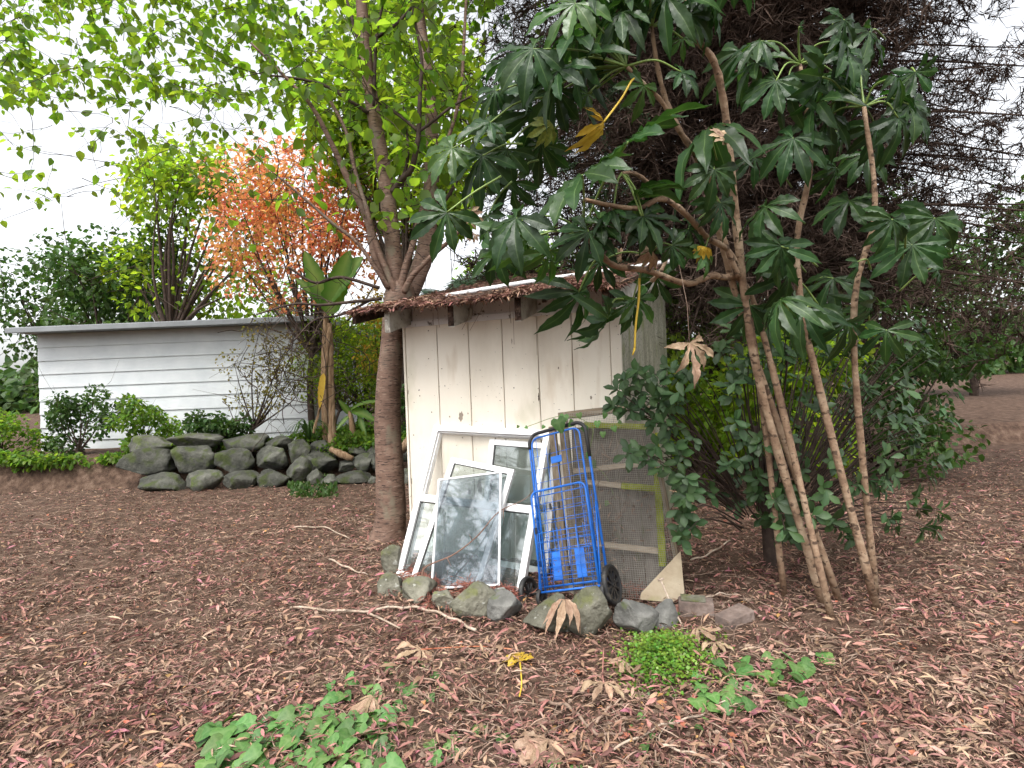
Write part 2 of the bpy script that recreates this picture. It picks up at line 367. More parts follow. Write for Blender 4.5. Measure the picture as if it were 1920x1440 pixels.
m_maple = mat('maple_leaf', [(.3, (.54, .20, .13)), (.5, (.58, .28, .13)), (.7, (.54, .37, .12))], 1.1, rough=.6, spec=.3, bump=0, trans=.6, tcol=(1.6, 1.45, 1.3), vary=.4, hue=.035)
m_olive = mat('olive_leaf', [(.3, (.14, .14, .03)), (.7, (.24, .20, .05))], 1.3, rough=.6, spec=.3, bump=0, trans=.5, tcol=(1.3, 1.25, 1), vary=.4, hue=.03)
m_green1 = mat('bright_leaf', [(.3, (.09, .17, .025)), (.7, (.15, .25, .045))], 1.2, rough=.5, spec=.35, bump=0, trans=.62, tcol=(1.9, 1.8, .9), vary=.4, hue=.025)
m_green2 = mat('mid_leaf', [(.3, (.035, .08, .018)), (.7, (.075, .14, .03))], 1.2, rough=.5, spec=.4, bump=0, trans=.4, tcol=(1.3, 1.35, .8), vary=.4, hue=.02)
m_green3 = mat('dark_leaf', [(.3, (.026, .062, .020)), (.7, (.055, .11, .032))], 1.5, rough=.42, spec=.36, bump=0, trans=.25, tcol=(1.2, 1.4, .6), vary=.35, hue=.015, vein=(.06, .11, .045))
m_fat = mat('fatsia_leaf', [(.3, (.016, .042, .013)), (.6, (.028, .066, .018)), (.8, (.045, .095, .026))], 4, rough=.36, spec=.32, bump=.12, bscale=14, trans=.30, tcol=(1.25, 1.5, .6), vary=.4, hue=.015, vein=(.12, .19, .07))
m_fatl = mat('fatsia_leaf_fresh', [(.3, (.04, .10, .022)), (.7, (.075, .155, .035))], 4, rough=.3, spec=.5, bump=.1, bscale=14, trans=.4, tcol=(1.3, 1.5, .6), vary=.2, hue=.012, vein=(.18, .25, .09))
m_faty = mat('fatsia_leaf_yellow', [(.3, (.50, .30, .03)), (.6, (.62, .42, .05)), (.8, (.40, .38, .08))], 5, rough=.5, spec=.4, bump=.2, bscale=14, trans=.35, vary=.1)
m_fatd = mat('fatsia_leaf_dry', [(.3, (.22, .135, .08)), (.5, (.36, .245, .16)), (.75, (.50, .38, .27))], 4, rough=.7, spec=.25, bump=.35, bscale=20, trans=.15, vary=.25, hue=.012, vein=(.40, .29, .20))
m_petiole = mat('petiole', [(.3, (.12, .19, .045)), (.7, (.20, .28, .07))], 6, rough=.45, bump=.05, vary=.2)
m_pety = mat('yellow_petiole', [(.3, (.58, .36, .03)), (.7, (.68, .48, .06))], 8, rough=.45, bump=.05)
m_fstem = mat('fatsia_stem', [(.3, (.13, .075, .05)), (.5, (.30, .20, .13)), (.7, (.44, .33, .23))], 9, rough=.8, spec=.25, bump=.5, bscale=40, specks=[(22, .57, .06, (.10, .065, .045), (1, 1, 1.6))])
m_conif = mat('dead_conifer_twig', [(.3, (.036, .024, .019)), (.7, (.090, .062, .048))], 1.4, rough=.9, spec=.1, bump=0, vary=.4)
m_conifg = mat('conifer_green', [(.3, (.03, .07, .03)), (.7, (.07, .13, .055))], 1.4, rough=.6, spec=.3, bump=0, trans=.25, vary=.4)
m_ivy = mat('ivy_leaf', [(.3, (.065, .155, .040)), (.7, (.115, .235, .058))], 5, rough=.45, spec=.4, bump=.1, bscale=20, trans=.3, tcol=(1.2, 1.4, .7), vary=.35, hue=.018, vein=(.17, .27, .10))
m_cover = mat('groundcover_leaf', [(.3, (.09, .20, .022)), (.7, (.19, .31, .04))], 3, rough=.4, spec=.45, bump=0, trans=.35, vary=.4, hue=.03)
m_stone = mat('greywacke_stone', [(.3, (.07, .068, .05)), (.5, (.14, .135, .103)), (.7, (.23, .22, .175))], 6, rough=.9, spec=.2, bump=1.0, bscale=26, detail=10,
              specks=[(9, .60, .08, (.13, .135, .06), (1, 1, 1)), (28, .66, .05, (.34, .34, .30), (1, 1, 1)), (3.5, .58, .16, (.10, .105, .05), (1, 1, 1))], vary=.22)
m_stone2 = mat('dark_grey_stone', [(.3, (.055, .055, .05)), (.5, (.13, .128, .118)), (.7, (.23, .225, .205))], 5, rough=.9, spec=.2, bump=1.0, bscale=22, detail=10,
               specks=[(4, .62, .02, (.36, .35, .31), (1, 2.5, 1)), (9, .62, .1, (.10, .12, .05), (1, 1, 1))])
m_water = mat('dark_water', [(0, (.008, .008, .009))], 3, rough=.12, spec=.6, bump=.15, bscale=4)
m_house = mat('pale_grey_weatherboard', [(.3, (.50, .53, .55)), (.7, (.62, .64, .65))], 2, (1, 1, 1), rough=.6, bump=.05)
m_hroof = mat('grey_roof_iron', [(.3, (.16, .17, .18)), (.7, (.24, .25, .26))], 2, rough=.5, bump=.05)
m_banana = mat('banana_leaf', [(.3, (.06, .16, .025)), (.7, (.11, .25, .04))], 2, (6, 1, 1), rough=.4, spec=.45, bump=.15, bscale=12, trans=.5, tcol=(1.3, 1.45, .7), vary=.2, vein=(.25, .35, .10))
m_banst = mat('dead_banana_stem', [(.3, (.12, .07, .04)), (.5, (.25, .16, .095)), (.7, (.38, .27, .18))], 8, (4, 4, .6), rough=.9, spec=.15, bump=.6)
m_palm = mat('palm_leaf', [(.3, (.025, .055, .035)), (.7, (.06, .11, .06))], 2, rough=.4, spec=.5, bump=0, trans=.2, vary=.3)
m_brick = mat('old_brick', [(.3, (.10, .075, .065)), (.5, (.17, .125, .105)), (.7, (.28, .22, .19))], 9, rough=.9, bump=.5)

# ================================================================== THE SETTING
def axis(lo, hi, dense_lo, dense_hi, step, grow=1.25):
    a = list(np.arange(dense_lo, dense_hi + 1e-6, step)); s = step
    while a[-1] < hi: s *= grow; a.append(min(hi, a[-1] + s))
    s = step
    while a[0] > lo: s *= grow; a.insert(0, max(lo, a[0] - s))
    return np.array(a)
gx, gy = axis(-400, 400, -9, 9, .1), axis(-400, 600, -3, 13, .1)
X, Y = np.meshgrid(gx, gy); Z = gz(X, Y)
dm = np.hypot(X, Y) < 9
Z = Z + dm * rng.normal(0, .004, X.shape)
nx, ny = len(gx), len(gy); idx = np.arange(nx * ny).reshape(ny, nx)
b = MB(); b.add(np.stack([X, Y, Z], -1).reshape(-1, 3), np.stack([idx[:-1, :-1], idx[:-1, 1:], idx[1:, 1:], idx[1:, :-1]], -1).reshape(-1, 4))
ground = b.build('ground', m_soil, smooth=True); tag(ground, 'brown leaf-strewn garden soil', 'ground', kind='structure')
wx = np.linspace(-9, 0.1, 40); wy = np.linspace(8.6, 9.85, 6); X, Y = np.meshgrid(wx, wy); idx = np.arange(240).reshape(6, 40)
b = MB(); b.add(np.stack([X, Y, np.full_like(X, -.15)], -1).reshape(-1, 3), np.stack([idx[:-1, :-1], idx[:-1, 1:], idx[1:, 1:], idx[1:, :-1]], -1).reshape(-1, 4))
tag(b.build('water', m_water), 'dark shallow water between the stone rows', 'water', kind='structure')

# ------------------------------------------------------------------ loose litter over the soil
def scatter_xy(n, near=1.2, far=9.0, xw=1.05):
    """more pieces close by, thinner with distance, inside and around the view"""
    y = near + (far - near) * rng.random(n) ** 1.7; x = (rng.random(n) * 2 - 1) * (y * xw + .4); return x, y
def litter(name, tpl, m, n, lmin, lmax, zoff, tilt, label, cat, far=9, sx=1., clump=None, bias=0.):
    x, y = scatter_xy(n, far=far)
    if clump is not None:
        k = np.array([mnoise.noise(Vector((a * 1.3, c * 1.3, clump))) + .5 * mnoise.noise(Vector((a * 4, c * 4, clump))) for a, c in zip(x, y)]); keep = k > rng.normal(0.05 + bias, .18, n); x, y = x[keep], y[keep]
    n = len(x); yaw = rng.random(n) * 6.283
    Yd = np.stack([np.cos(yaw), np.sin(yaw), rng.normal(0, tilt, n)], -1)
    nh = np.stack([rng.normal(0, .45, n), rng.normal(0, .45, n), np.ones(n)], -1)
    L = lmin + (lmax - lmin) * rng.random(n) ** 2
    M = basis(Yd, nh) * L[:, None, None]; M[:, :, 0] *= sx * (.6 + .8 * rng.random(n))[:, None]
    pos = np.stack([x, y, gz(x, y) + zoff * rng.random(n) + .004], -1)
    b = MB(); b.inst(tpl[0], tpl[1], M, pos); o = b.build(name, m); tag(o, label, cat, kind='stuff'); return o
litter('leaf_litter', LEAF_LITTER, m_litter, 80000, .018, .068, .035, .30, 'carpet of brown curled dead leaves over the soil', 'leaf litter', clump=5.5, bias=-.5)
litter('fine_litter', LEAF_LITTER, m_litter, 60000, .012, .036, .02, .35, 'fine crumbled brown leaf fragments over the soil', 'leaf litter', far=8)
litter('pink_leaf_litter', LEAF_LITTER, m_pink, 8500, .03, .09, .035, .22, 'fallen narrow pinkish red leaves scattered in the litter', 'leaf litter', far=7, clump=3.1)
litter('broad_litter', LEAF_LITTER, m_litter, 9000, .035, .09, .04, .26, 'larger curled brown and mauve dead leaves lying on the litter', 'leaf litter', far=6, sx=.9)
m_tan = mat('tan_litter', [(.3, (.27, .18, .125)), (.7, (.42, .31, .235))], 3, rough=.75, spec=.25, bump=0, vary=.4, hue=.02)
litter('tan_litter', LEAF_LITTER, m_tan, 15000, .03, .11, .035, .2, 'pale tan dead strips scattered over the litter', 'leaf litter', far=9, sx=.5, clump=17.3)
litter('rusty_litter', LEAF_SMALL, m_rust, 3500, .015, .045, .03, .3, 'orange brown leaf scraps scattered in the litter', 'leaf litter', far=7, clump=9.4)
litter('bark_chips', LEAF_SMALL, m_twig, 9000, .012, .04, .02, .3, 'small grey brown bark chips scattered over the soil', 'leaf litter', far=7)
x, y = scatter_xy(5200, far=8); b = MB()
for i in range(len(x)):
    L = random.uniform(.06, .28) * (1 if random.random() < .9 else 1.8); a = random.random() * 6.28; c = random.uniform(-.9, .9); n = 5; q = []
    px_, py_ = x[i], y[i]
    for k in range(n):
        q.append((px_, py_, float(gz(px_, py_)) + .012 + .018 * random.random())); px_ += math.cos(a) * L / n; py_ += math.sin(a) * L / n; a += c / n + random.uniform(-.2, .2)
    b.tube(q, np.linspace(1, .5, n) * random.uniform(.0012, .0032), 4, False)
tag(b.build('twig_litter', m_twig), 'thin dead twigs scattered through the leaf litter', 'twigs', kind='stuff')

# ================================================================== SHED
SO = np.array([-.853, 4.75, 0.]); SU = np.array([.9174, -.398, 0]); SB = np.array([.398, .9174, 0]); SZ = np.array([0, 0, 1.])
SM = frame(SO, SU, SB, SZ); SW, SD, SH, RT = 1.758, 2.14, 1.87, .24
def s_uz(px, py, yoff=0.):                       # pixel -> shed (x, z) on the plane y = yoff
    p = onplane(px, py, SO + SB * yoff, SB) - SO; return p @ SU, p[2]
def s2w(x, y, z): return SO + SU * x + SB * y + SZ * z
shed = thing('shed', 'small cream board shed with a sagging needle-covered lean-to roof', 'shed', M=SM)
edges = [0.0] + [s_uz(px, 720)[0] for px in (825, 884, 946.5, 1013, 1077)] + [s_uz(1149, 720)[0]]
def plank(name, x0, x1, z0, z1, y0, y1, m, parent, ch=.004, M=None, seed=0):
    rr = random.Random(seed); xs = [x0, x0 + ch, x1 - ch, x1]; nz = 14; v = []; f = []
    prof = [(x0, y1), (x0, y0 + ch), (x0 + ch, y0), (x1 - ch, y0), (x1, y0 + ch), (x1, y1)]
    for k in range(nz + 1):
        z = z0 + (z1 - z0) * k / nz; j1, j2 = rr.uniform(-.0012, .0012), rr.uniform(-.0015, .0015)
        for (x_, y_) in prof: v.append((x_ + (j1 if x_ < (x0 + x1) / 2 else j2), y_ + (.0015 * rr.uniform(-1, 1) if y_ == y0 else 0), z))
    for k in range(nz):
        for j in range(6): a, c = k * 6 + j, k * 6 + (j + 1) % 6; f.append([a, c, c + 6, a + 6])
    b = MB(); b.add(v, [np.array(f), np.array([[5, 4, 3, 2, 1, 0]]), np.array([[0, 1, 2, 3, 4, 5]]) + nz * 6])
    o = b.build(name, m, parent)
    if M is not None: o.matrix_local = M
    return o
for i in range(6):
    plank('wall_board', edges[i] + .0026, edges[i + 1] - .0026, .02 + .01 * (i % 2), SH, -.022, 0, m_cream, shed, seed=i)
bevel_box('corner_trim', edges[6] + .003, SW + .024, -.034, -.001, .02, SH + .01, m_cream, shed, .003)
bevel_box('corner_trim', -.022, -.002, -.026, .05, .02, SH, m_cream, shed, .003)
# dark lining added behind the boards so the joints look shaded
bevel_box('dark_lining', .005, SW - .005, .002, .05, .03, SH + .13, m_rot, shed, 0)
bevel_box('dark_lining', SW - .05, SW - .002, .052, SD - .05, .03, SH + .13, m_rot, shed, 0)
# side boards (greenish, weathered), the visible flank
sx_edges = [0.0, .30, .62, 1.02, 1.50, SD]
RZ = Matrix.Rotation(math.pi / 2, 4, 'Z')
for i in range(5):
    ztop = SH + .12 + RT * (sx_edges[i]) * 1.0
    plank('side_board', sx_edges[i] + .003, sx_edges[i + 1] - .003, .02, ztop, -.02, 0, m_sidewall, shed, ch=.005, M=Matrix.Translation((SW, 0, 0)) @ RZ, seed=20 + i)
RZm = Matrix.Rotation(-math.pi / 2, 4, 'Z')
for i in range(5):
    plank('side_board', -sx_edges[i + 1] + .003, -sx_edges[i] - .003, .02, SH + .12 + RT * sx_edges[i], -.02, 0, m_sidewall, shed, ch=.005, M=Matrix.Translation((0, 0, 0)) @ RZm, seed=30 + i)
for i in range(5):
    plank('back_board', i * SW / 5 + .003, (i + 1) * SW / 5 - .003, .02, SH + .45, SD - .02, SD, m_sidewall, shed, seed=40 + i)
# rail under the rafters and boards between them
bevel_box('top_rail', -.005, SW, -.040, -.023, SH - .025, SH + .022, m_white, shed, .002)
def roof_z(y): return 2.030 + RT * y
raf = []
for px in (726, 845, 972, 1137):
    u = s_uz(px, 585, -.33)[0]; raf.append(u)
RTH = .155
for i, u in enumerate(raf):
    b = MB(); w = .045; y0, y1 = -.335 + random.uniform(-.01, .01), 2.3
    v = [(u + s_ * w / 2, y, roof_z(y) - h) for y in (y0, -.05, y1) for h in (RTH + (.0 if y != y0 else .012), 0.002) for s_ in (-1, 1)]
    f = []
    for k in (0, 4):
        f += [[k, k + 1, k + 5, k + 4], [k + 2, k + 6, k + 7, k + 3], [k, k + 4, k + 6, k + 2], [k + 1, k + 3, k + 7, k + 5]]
    f += [[0, 2, 3, 1], [8, 9, 11, 10]]; b.add(v, np.array(f))
    rf = b.build('rafter', m_rafter, shed)
    # rotten, crumbling end grain
    bm = bmesh.new(); bmesh.ops.create_grid(bm, x_segments=6, y_segments=12, size=.5)
    for vv in bm.verts:
        ex = vv.co.x * (w + .004); ez = vv.co.y * (RTH + .004); edge = max(abs(vv.co.x), abs(vv.co.y)) > .49
        vv.co = Vector((u + ex, y0 - .004 - (0 if edge else .014 * random.random()), roof_z(y0) - RTH / 2 + ez - .004))
    me = bpy.data.meshes.new('rafter_end'); bm.to_mesh(me); bm.free(); link('rafter_end', me, m_rot if i else m_rafter, rf)
xs_ = [0.0] + raf + [SW]
for i in range(len(raf) + 1):
    a, c = xs_[i] + (.026 if i else 0.), xs_[i + 1] - (.026 if i < len(raf) else 0.)
    if c - a > .03: bevel_box('frieze_board', a, c, -.026, -.004, SH + .024, roof_z(-.02) - .004, m_white, shed, .002)
# roof deck with a ragged front edge, barge boards
b = MB(); nx_, ny_ = 60, 30; rx0, rx1, ry0, ry1 = -.27, SW + .13, -.39, SD + .3
xs = np.linspace(rx0, rx1, nx_); ys = np.linspace(ry0, ry1, ny_); X, Y = np.meshgrid(xs, ys)
Y = Y.copy(); Y[0] += rng.normal(0, .010, nx_) - .02 * np.abs(np.sin(xs * 7)); X = X.copy(); X[:, 0] += rng.normal(0, .008, ny_)
sag = .012 * np.sin(X * 4) + .006 * np.sin(X * 11)
T = roof_z(Y) + .022 + sag * .5; Bt = roof_z(Y) + .003 + np.minimum(sag * .5, 0) * 0
top = np.stack([X, Y, T], -1).reshape(-1, 3); bot = np.stack([X, Y, Bt], -1).reshape(-1, 3); idx = np.arange(nx_ * ny_).reshape(ny_, nx_); n0 = nx_ * ny_
q = np.stack([idx[:-1, :-1], idx[:-1, 1:], idx[1:, 1:], idx[1:, :-1]], -1).reshape(-1, 4)
bd = np.concatenate([idx[0, :], idx[1:, -1], idx[-1, -2::-1], idx[-2:0:-1, 0]]); bd2 = np.roll(bd, -1)
b.add(np.concatenate([top, bot]), [q, q[:, ::-1] + n0, np.stack([bd, bd + n0, bd2 + n0, bd2], -1)])
b.build('roof', m_rot, shed)
def slope_board(name, x0, x1, ya, yb, hgt, m):
    b = MB(); v = [(x, y, roof_z(y) - h) for y in (ya, yb) for h in (hgt, 0.0) for x in (x0, x1)]
    b.add(v, np.array([[0, 1, 5, 4], [2, 6, 7, 3], [0, 4, 6, 2], [1, 3, 7, 5], [0, 2, 3, 1], [4, 5, 7, 6]])); return b.build(name, m, shed)
slope_board('barge_board', -.25, -.215, -.37, SD + .25, .075, m_rot)
slope_board('barge_board', SW + .075, SW + .11, -.36, SD + .27, .14, m_rafter)
# peeled paint patches on the boards
def patch(px, py, w, h, m, seed):
    u, z = s_uz(px, py); rr = random.Random(seed); n = 16
    v = [(u, -.0232, z)] + [(u + w / 2 * math.cos(k / n * 6.283) * rr.uniform(.5, 1.15), -.0232, z + h / 2 * math.sin(k / n * 6.283) * rr.uniform(.55, 1.15)) for k in range(n)]
    b = MB(); b.add(v, np.array([[0, 1 + k, 1 + (k + 1) % n] for k in range(n)])); b.build('peeled_paint', m, shed)
for a in ((867, 781, .05, .10, m_bare, 1), (846, 781, .014, .02, m_bare, 2), (798, 915, .045, .15, m_primer, 3), (902, 910, .05, .14, m_bare, 4), (882, 920, .03, .07, m_bare, 5),
          (1049, 690, .012, .02, m_bare, 6), (790, 742, .012, .015, m_bare, 7), (880, 775, .014, .018, m_bare, 8), (1110, 745, .02, .03, m_bare, 9), (962, 640, .009, .05, m_bare, 10),
          (768, 735, .014, .05, m_bare, 11), (1162, 668, .012, .06, m_bare, 12), (775, 900, .01, .06, m_bare, 13), (1012, 745, .012, .07, m_rot, 14), (884, 800, .012, .06, m_rot, 15)):
    patch(*a)
# needles and dead leaves on the roof
b = MB(); n = 17000; x = rng.random(n) * (rx1 - rx0) + rx0; y = ry0 - .025 + (rng.random(n) ** 2.3) * (ry1 - ry0)
yaw = rng.random(n) * 6.283; Yd = np.stack([np.cos(yaw), np.sin(yaw), rng.normal(0, .25, n)], -1); nh = np.stack([rng.normal(0, .5, n), rng.normal(0, .5, n), np.ones(n)], -1)
Mx = basis(Yd, nh) * (.02 + .07 * rng.random(n) ** 2)[:, None, None]; Mx[:, :, 0] *= .7
hz = roof_z(y) + .018 + .032 * rng.random(n) * np.clip(.5 + np.sin(x * 5 + 1), .1, 1.2)
pw = SO + x[:, None] * SU + y[:, None] * SB + hz[:, None] * SZ; R3 = np.stack([SU, SB, SZ], -1); Mw = np.einsum('ij,njk->nik', R3, Mx)
b.inst(LEAF_LITTER[0], LEAF_LITTER[1], Mw, pw)
tag(b.build('roof_needles', m_litter), 'reddish brown dead needles heaped on the shed roof', 'leaf litter', kind='stuff')
# strands hanging off the eave
b = MB()
for px, py, dx, dy in ((880, 600, -14, 18), (905, 590, -24, 30), (955, 582, 3, 24), (820, 592, 4, 22), (1040, 560, -6, 20), (1065, 556, 2, 30), (1006, 640, 1, 26), (962, 600, 2, 46), (1078, 560, 3, 20), (812, 600, 1, 10)):
    d = 4.2 if px > 900 else 4.35; q = [P(px, py - 14, d), P(px + dx * .3, py, d - .01), P(px + dx, py + dy, d - .01)]; b.tube(smooth_path(q, 4), .0016, 4, False)
tag(b.build('hanging_needles', m_twig), 'dead needle strands dangling from the shed eave', 'needles', kind='stuff')
# the pipe lying on the roof
pb = MB(); v0 = s2w(.27, .20, roof_z(.20) + .03); v1 = s2w(1.95, 1.60, roof_z(1.60) + .045)
pts = [v0 + (v1 - v0) * t + np.array([0, 0, .008 * math.sin(t * 5)]) for t in np.linspace(0, 1, 14)]; pb.tube(pts, .021, 12)
tag(pb.build('roof_pipe', m_pipe, smooth=True), 'long white plastic pipe lying along the shed roof', 'pipe')

# ================================================================== STONES
def stone_mesh(seed, cuts=11, sub=4):
    rr = random.Random(seed); bm = bmesh.new(); bmesh.ops.create_icosphere(bm, subdivisions=sub, radius=1)
    planes = [(Vector((rr.gauss(0, 1), rr.gauss(0, 1), rr.gauss(0, .8))).normalized(), rr.uniform(.48, .80)) for _ in range(cuts)]
    for v in bm.verts:
        p = v.co.copy()
        for n_, d_ in planes:
            e = p.dot(n_) - d_
            if e > 0: p -= n_ * e * .96
        nz_ = mnoise.fractal(p * 1.6 + Vector((seed, 0, 0)), .8, 2.1, 4); v.co = p * (1 + .09 * nz_ + .035 * mnoise.fractal(p * 6 + Vector((0, seed, 0)), .9, 2.2, 4))
    me = bpy.data.meshes.new('stone'); bm.to_mesh(me); bm.free()
    me.polygons.foreach_set('use_smooth', np.ones(len(me.polygons), bool)); return me
def stone(px0, px1, ptop, pbot, m, label, seed, zg=0., deep=.9, name='stone', group=None, rot=None, bank=None):
    pc = G((px0 + px1) / 2, pbot - (pbot - ptop) * .12, zg) if bank is None else P((px0 + px1) / 2, pbot - (pbot - ptop) * .12, bank)
    if bank is not None: zg = pc[2]
    d = pc[1]; w = (px1 - px0) / FPX * d * 1.10; hgt = (pbot - ptop) / FPX * d
    me = stone_mesh(seed); me.materials.append(m); co = np.array([v.co for v in me.vertices]); o = link(name, me)
    a = math.radians(rot if rot is not None else random.uniform(-25, 25)); ca, sa = math.cos(a), math.sin(a)
    co = np.stack([co[:, 0], co[:, 1] * ca - co[:, 2] * sa, co[:, 1] * sa + co[:, 2] * ca], -1)
    ext = co.max(0) - co.min(0); mid = (co.max(0) + co.min(0)) / 2; hz = hgt * 1.12
    co = (co - mid) / ext * np.array([w, w * deep, hz]); me.vertices.foreach_set('co', co.astype(np.float32).ravel()); me.update()
    o.location = (pc[0], pc[1] + w * deep * (.25 if pc[1] < 6 else .0), zg + hz * .5 - hz * .17); tag(o, label, 'stone', group); return o
BORD = 'stones edging the shed bed'
stone(708, 754, 1078, 1125, m_stone, 'rounded mossy stone at the foot of the tall window frame', 1, group=BORD)
stone(754, 815, 1090, 1137, m_stone, 'greenish stone beside the dead red needles below the windows', 2, group=BORD)
stone(810, 852, 1112, 1150, m_stone, 'smallest grey stone in the row below the windows', 3, group=BORD)
stone(848, 932, 1100, 1172, m_stone, 'big angular olive stone with a flat slanting top', 4, group=BORD, deep=.75)
stone(916, 978, 1118, 1172, m_stone2, 'rough grey stone between the big angular stone and the cart', 5, group=BORD)
stone(985, 1078, 1122, 1196, m_stone, 'broad pale olive stone under the dry brown leaf', 6, group=BORD, deep=.7)
stone(1055, 1150, 1108, 1200, m_stone, 'sloping green stone wedged in front of the cart wheel', 7, group=BORD, deep=.7, rot=30)
stone(1158, 1236, 1132, 1195, m_stone2, 'grey stone marked with pale looping veins', 8, group=BORD, deep=.7)
stone(1215, 1274, 1130, 1180, m_stone2, 'darker pointed stone resting beside the veined stone', 9, group=BORD, deep=.8)
stone(715, 750, 1025, 1086, m_stone, 'mossy stone tucked between the tree foot and the tall window frame', 10, deep=.6, group=BORD)
# far rows along the stream
m_stone3 = mat('dark_stream_stone', [(.3, (.03, .032, .026)), (.5, (.075, .075, .062)), (.7, (.14, .138, .118))], 5, rough=.85, spec=.25, bump=1.0, bscale=22, detail=10, specks=[(5, .54, .12, (.06, .075, .025), (1, 1, 1))], vary=.35)  # darker grey mix for the stream stones
far1 = [(540, 583, 858, 912), (578, 606, 880, 912), (600, 632, 890, 912), (630, 692, 884, 908), (690, 712, 892, 906), (742, 772, 880, 912), (480, 545, 880, 915), (420, 484, 885, 918), (350, 420, 882, 920), (270, 345, 888, 922)]
for i, (a, c, t, bt) in enumerate(far1):
    stone(a, c, t, bt, m_stone3, 'low grey stone along the near edge of the dark stream', 50 + i, group='stones edging the dark stream', deep=.8)
far2 = [(540, 582, 825, 868, .05), (582, 622, 826, 856, .2), (575, 632, 846, 884, 0), (555, 578, 860, 882, 0), (660, 698, 852, 884, 0), (690, 716, 850, 878, 0), (735, 768, 842, 866, .1), (480, 540, 838, 880, 0), (410, 478, 840, 884, 0), (330, 408, 836, 884, 0), (240, 328, 840, 886, 0), (636, 664, 862, 884, 0), (500, 560, 818, 846, .2), (612, 650, 838, 862, .15), (645, 690, 834, 858, .2), (685, 722, 836, 858, .2), (722, 745, 850, 880, 0), (700, 740, 862, 886, -.05), (420, 500, 815, 845, .2), (330, 415, 812, 842, .2), (250, 325, 815, 845, .2)]
for i, (a, c, t, bt, zg) in enumerate(far2):
    stone(a, c, t, bt, m_stone3, 'grey stone stacked in the bank beyond the dark stream', 80 + i, bank=9.55 if bt > 864 else 9.8, group='stones of the bank beyond the stream', deep=.7)

# ================================================================== WINDOWS LEANING ON THE SHED
q0, yaw, lean, rol = np.array([-0.895, 4.143, 0.0]), -.414, .457, -.05
wa = np.array([math.cos(yaw), math.sin(yaw), 0]); wb = np.array([-math.sin(yaw), math.cos(yaw), 0]); wu = wb * math.sin(lean) + SZ * math.cos(lean)
A1 = wa * math.cos(rol) + wu * math.sin(rol); U1 = -wa * math.sin(rol) + wu * math.cos(rol); N1 = np.cross(A1, U1)   # N1 points out of the shed
if N1[1] > 0: N1 = -N1
def win_fit(pxs, off):
    """best rectangle through four sighted corners on the plane lying off metres in front of the tall frame"""
    p = [onplane(*c, q0 + N1 * off, N1) for c in pxs]
    ax = nrm(p[2] - p[3]); n = nrm(np.cross(ax, p[3] - p[0])); uy = nrm(np.cross(n, ax)); w = np.linalg.norm(p[2] - p[3]); h = np.linalg.norm(p[3] - p[0])
    h += .045                                      # the foot stands down in the needles
    return p[3] - uy * h, ax, uy, w, h
def window(name, label, o, ax, uy, w, h, fw, ft, mg, rails=(), panes=((0., 1.),), gasket=True, fm=None, reveal=0):
    """frame members, rails across at fractions, panes between fractions; local x across, y into the shed, z up the frame"""
    fm = fm or m_alu; back = np.cross(uy, ax); back = -back if back[1] < 0 else back
    t = thing(name, label, 'window', M=frame(o, ax, back, uy))
    bevel_box('stile', 0, fw, 0, ft, 0, h, fm, t, .002); bevel_box('stile', w - fw, w, 0, ft, 0, h, fm, t, .002)
    bevel_box('bottom_rail', fw + .0005, w - fw - .0005, .001, ft - .001, 0, fw, fm, t, .002); bevel_box('top_rail', fw + .0005, w - fw - .0005, .001, ft - .001, h - fw, h, fm, t, .002)
    for k in rails: bevel_box('middle_rail', fw + .0005, w - fw - .0005, .002, ft - .002, h * k - fw * .6, h * k + fw * .6, fm, t, .002)
    if reveal:
        for (x0, x1, z0, z1) in ((fw, fw + .008, fw, h - fw), (w - fw - .008, w - fw, fw, h - fw), (fw + .009, w - fw - .009, h - fw - .008, h - fw)):
            bevel_box('glazing_bead', x0 + .0006, x1 - .0006, ft * .55, ft + reveal, z0, z1 - .001, fm, t, .001)
    for (k0, k1) in panes:
        z0, z1 = max(fw, h * k0 + fw * .6), min(h - fw, h * k1 - fw * .6)
        g = bevel_box('glass_pane', fw - .006 + .007, w - fw - .001, ft * .5, ft * .5 + .004, z0 + .001, z1 - .001, mg, t, 0)
        if gasket:
            gk = .005
            for (x0, x1, y0, y1) in ((fw + .0015, fw + gk, z0 + .0015, z1 - .0015), (w - fw - gk, w - fw - .0015, z0 + .0015, z1 - .0015), (fw + gk, w - fw - gk, z0 + .0015, z0 + gk), (fw + gk, w - fw - gk, z1 - gk, z1 - .0015)):
                bevel_box('gasket', x0, x1, ft * .5 - .005, ft * .5 - .0005, y0, y1, m_gasket, g, 0)
    return t
GW = 'old windows leaning on the shed'
tag(window('window_frame', 'largest white window frame, upper opening empty, glass only in its lower half', q0, A1, U1, .99, 1.171, .045, .05, m_glass, rails=(.50,), panes=((0, .5),), reveal=.022), group=GW)
y2, l2, r2, k2 = -.441, .181, -.061, 1.063
a2 = np.array([math.cos(y2), math.sin(y2), 0]); u2 = np.array([-math.sin(y2), math.cos(y2), 0]) * math.sin(l2) + SZ * math.cos(l2)
ax = a2 * math.cos(r2) + u2 * math.sin(r2); uy = -a2 * math.sin(r2) + u2 * math.cos(r2); w = .526 * k2; h = .979 * k2 - .12
o = CAM + k2 * (np.array([-.307, 4.021, 0.]) - CAM) + uy * .12
tag(window('window_sash', 'white glazed sash seen through the upper opening of the largest frame', o, ax, uy, w, h, .042, .035, m_glass), group=GW)
o, ax, uy, w, h = win_fit([(765, 1082), (885, 1107), (964, 880), (846, 857)], .06)
tag(window('window_sash', 'white glazed sash tilted sideways in front of the largest frame', o, ax, uy, w, h, .040, .03, m_glass), group=GW)
o, ax, uy, w, h = win_fit([(797, 1092), (926, 1105), (940, 883), (821, 898)], .115)
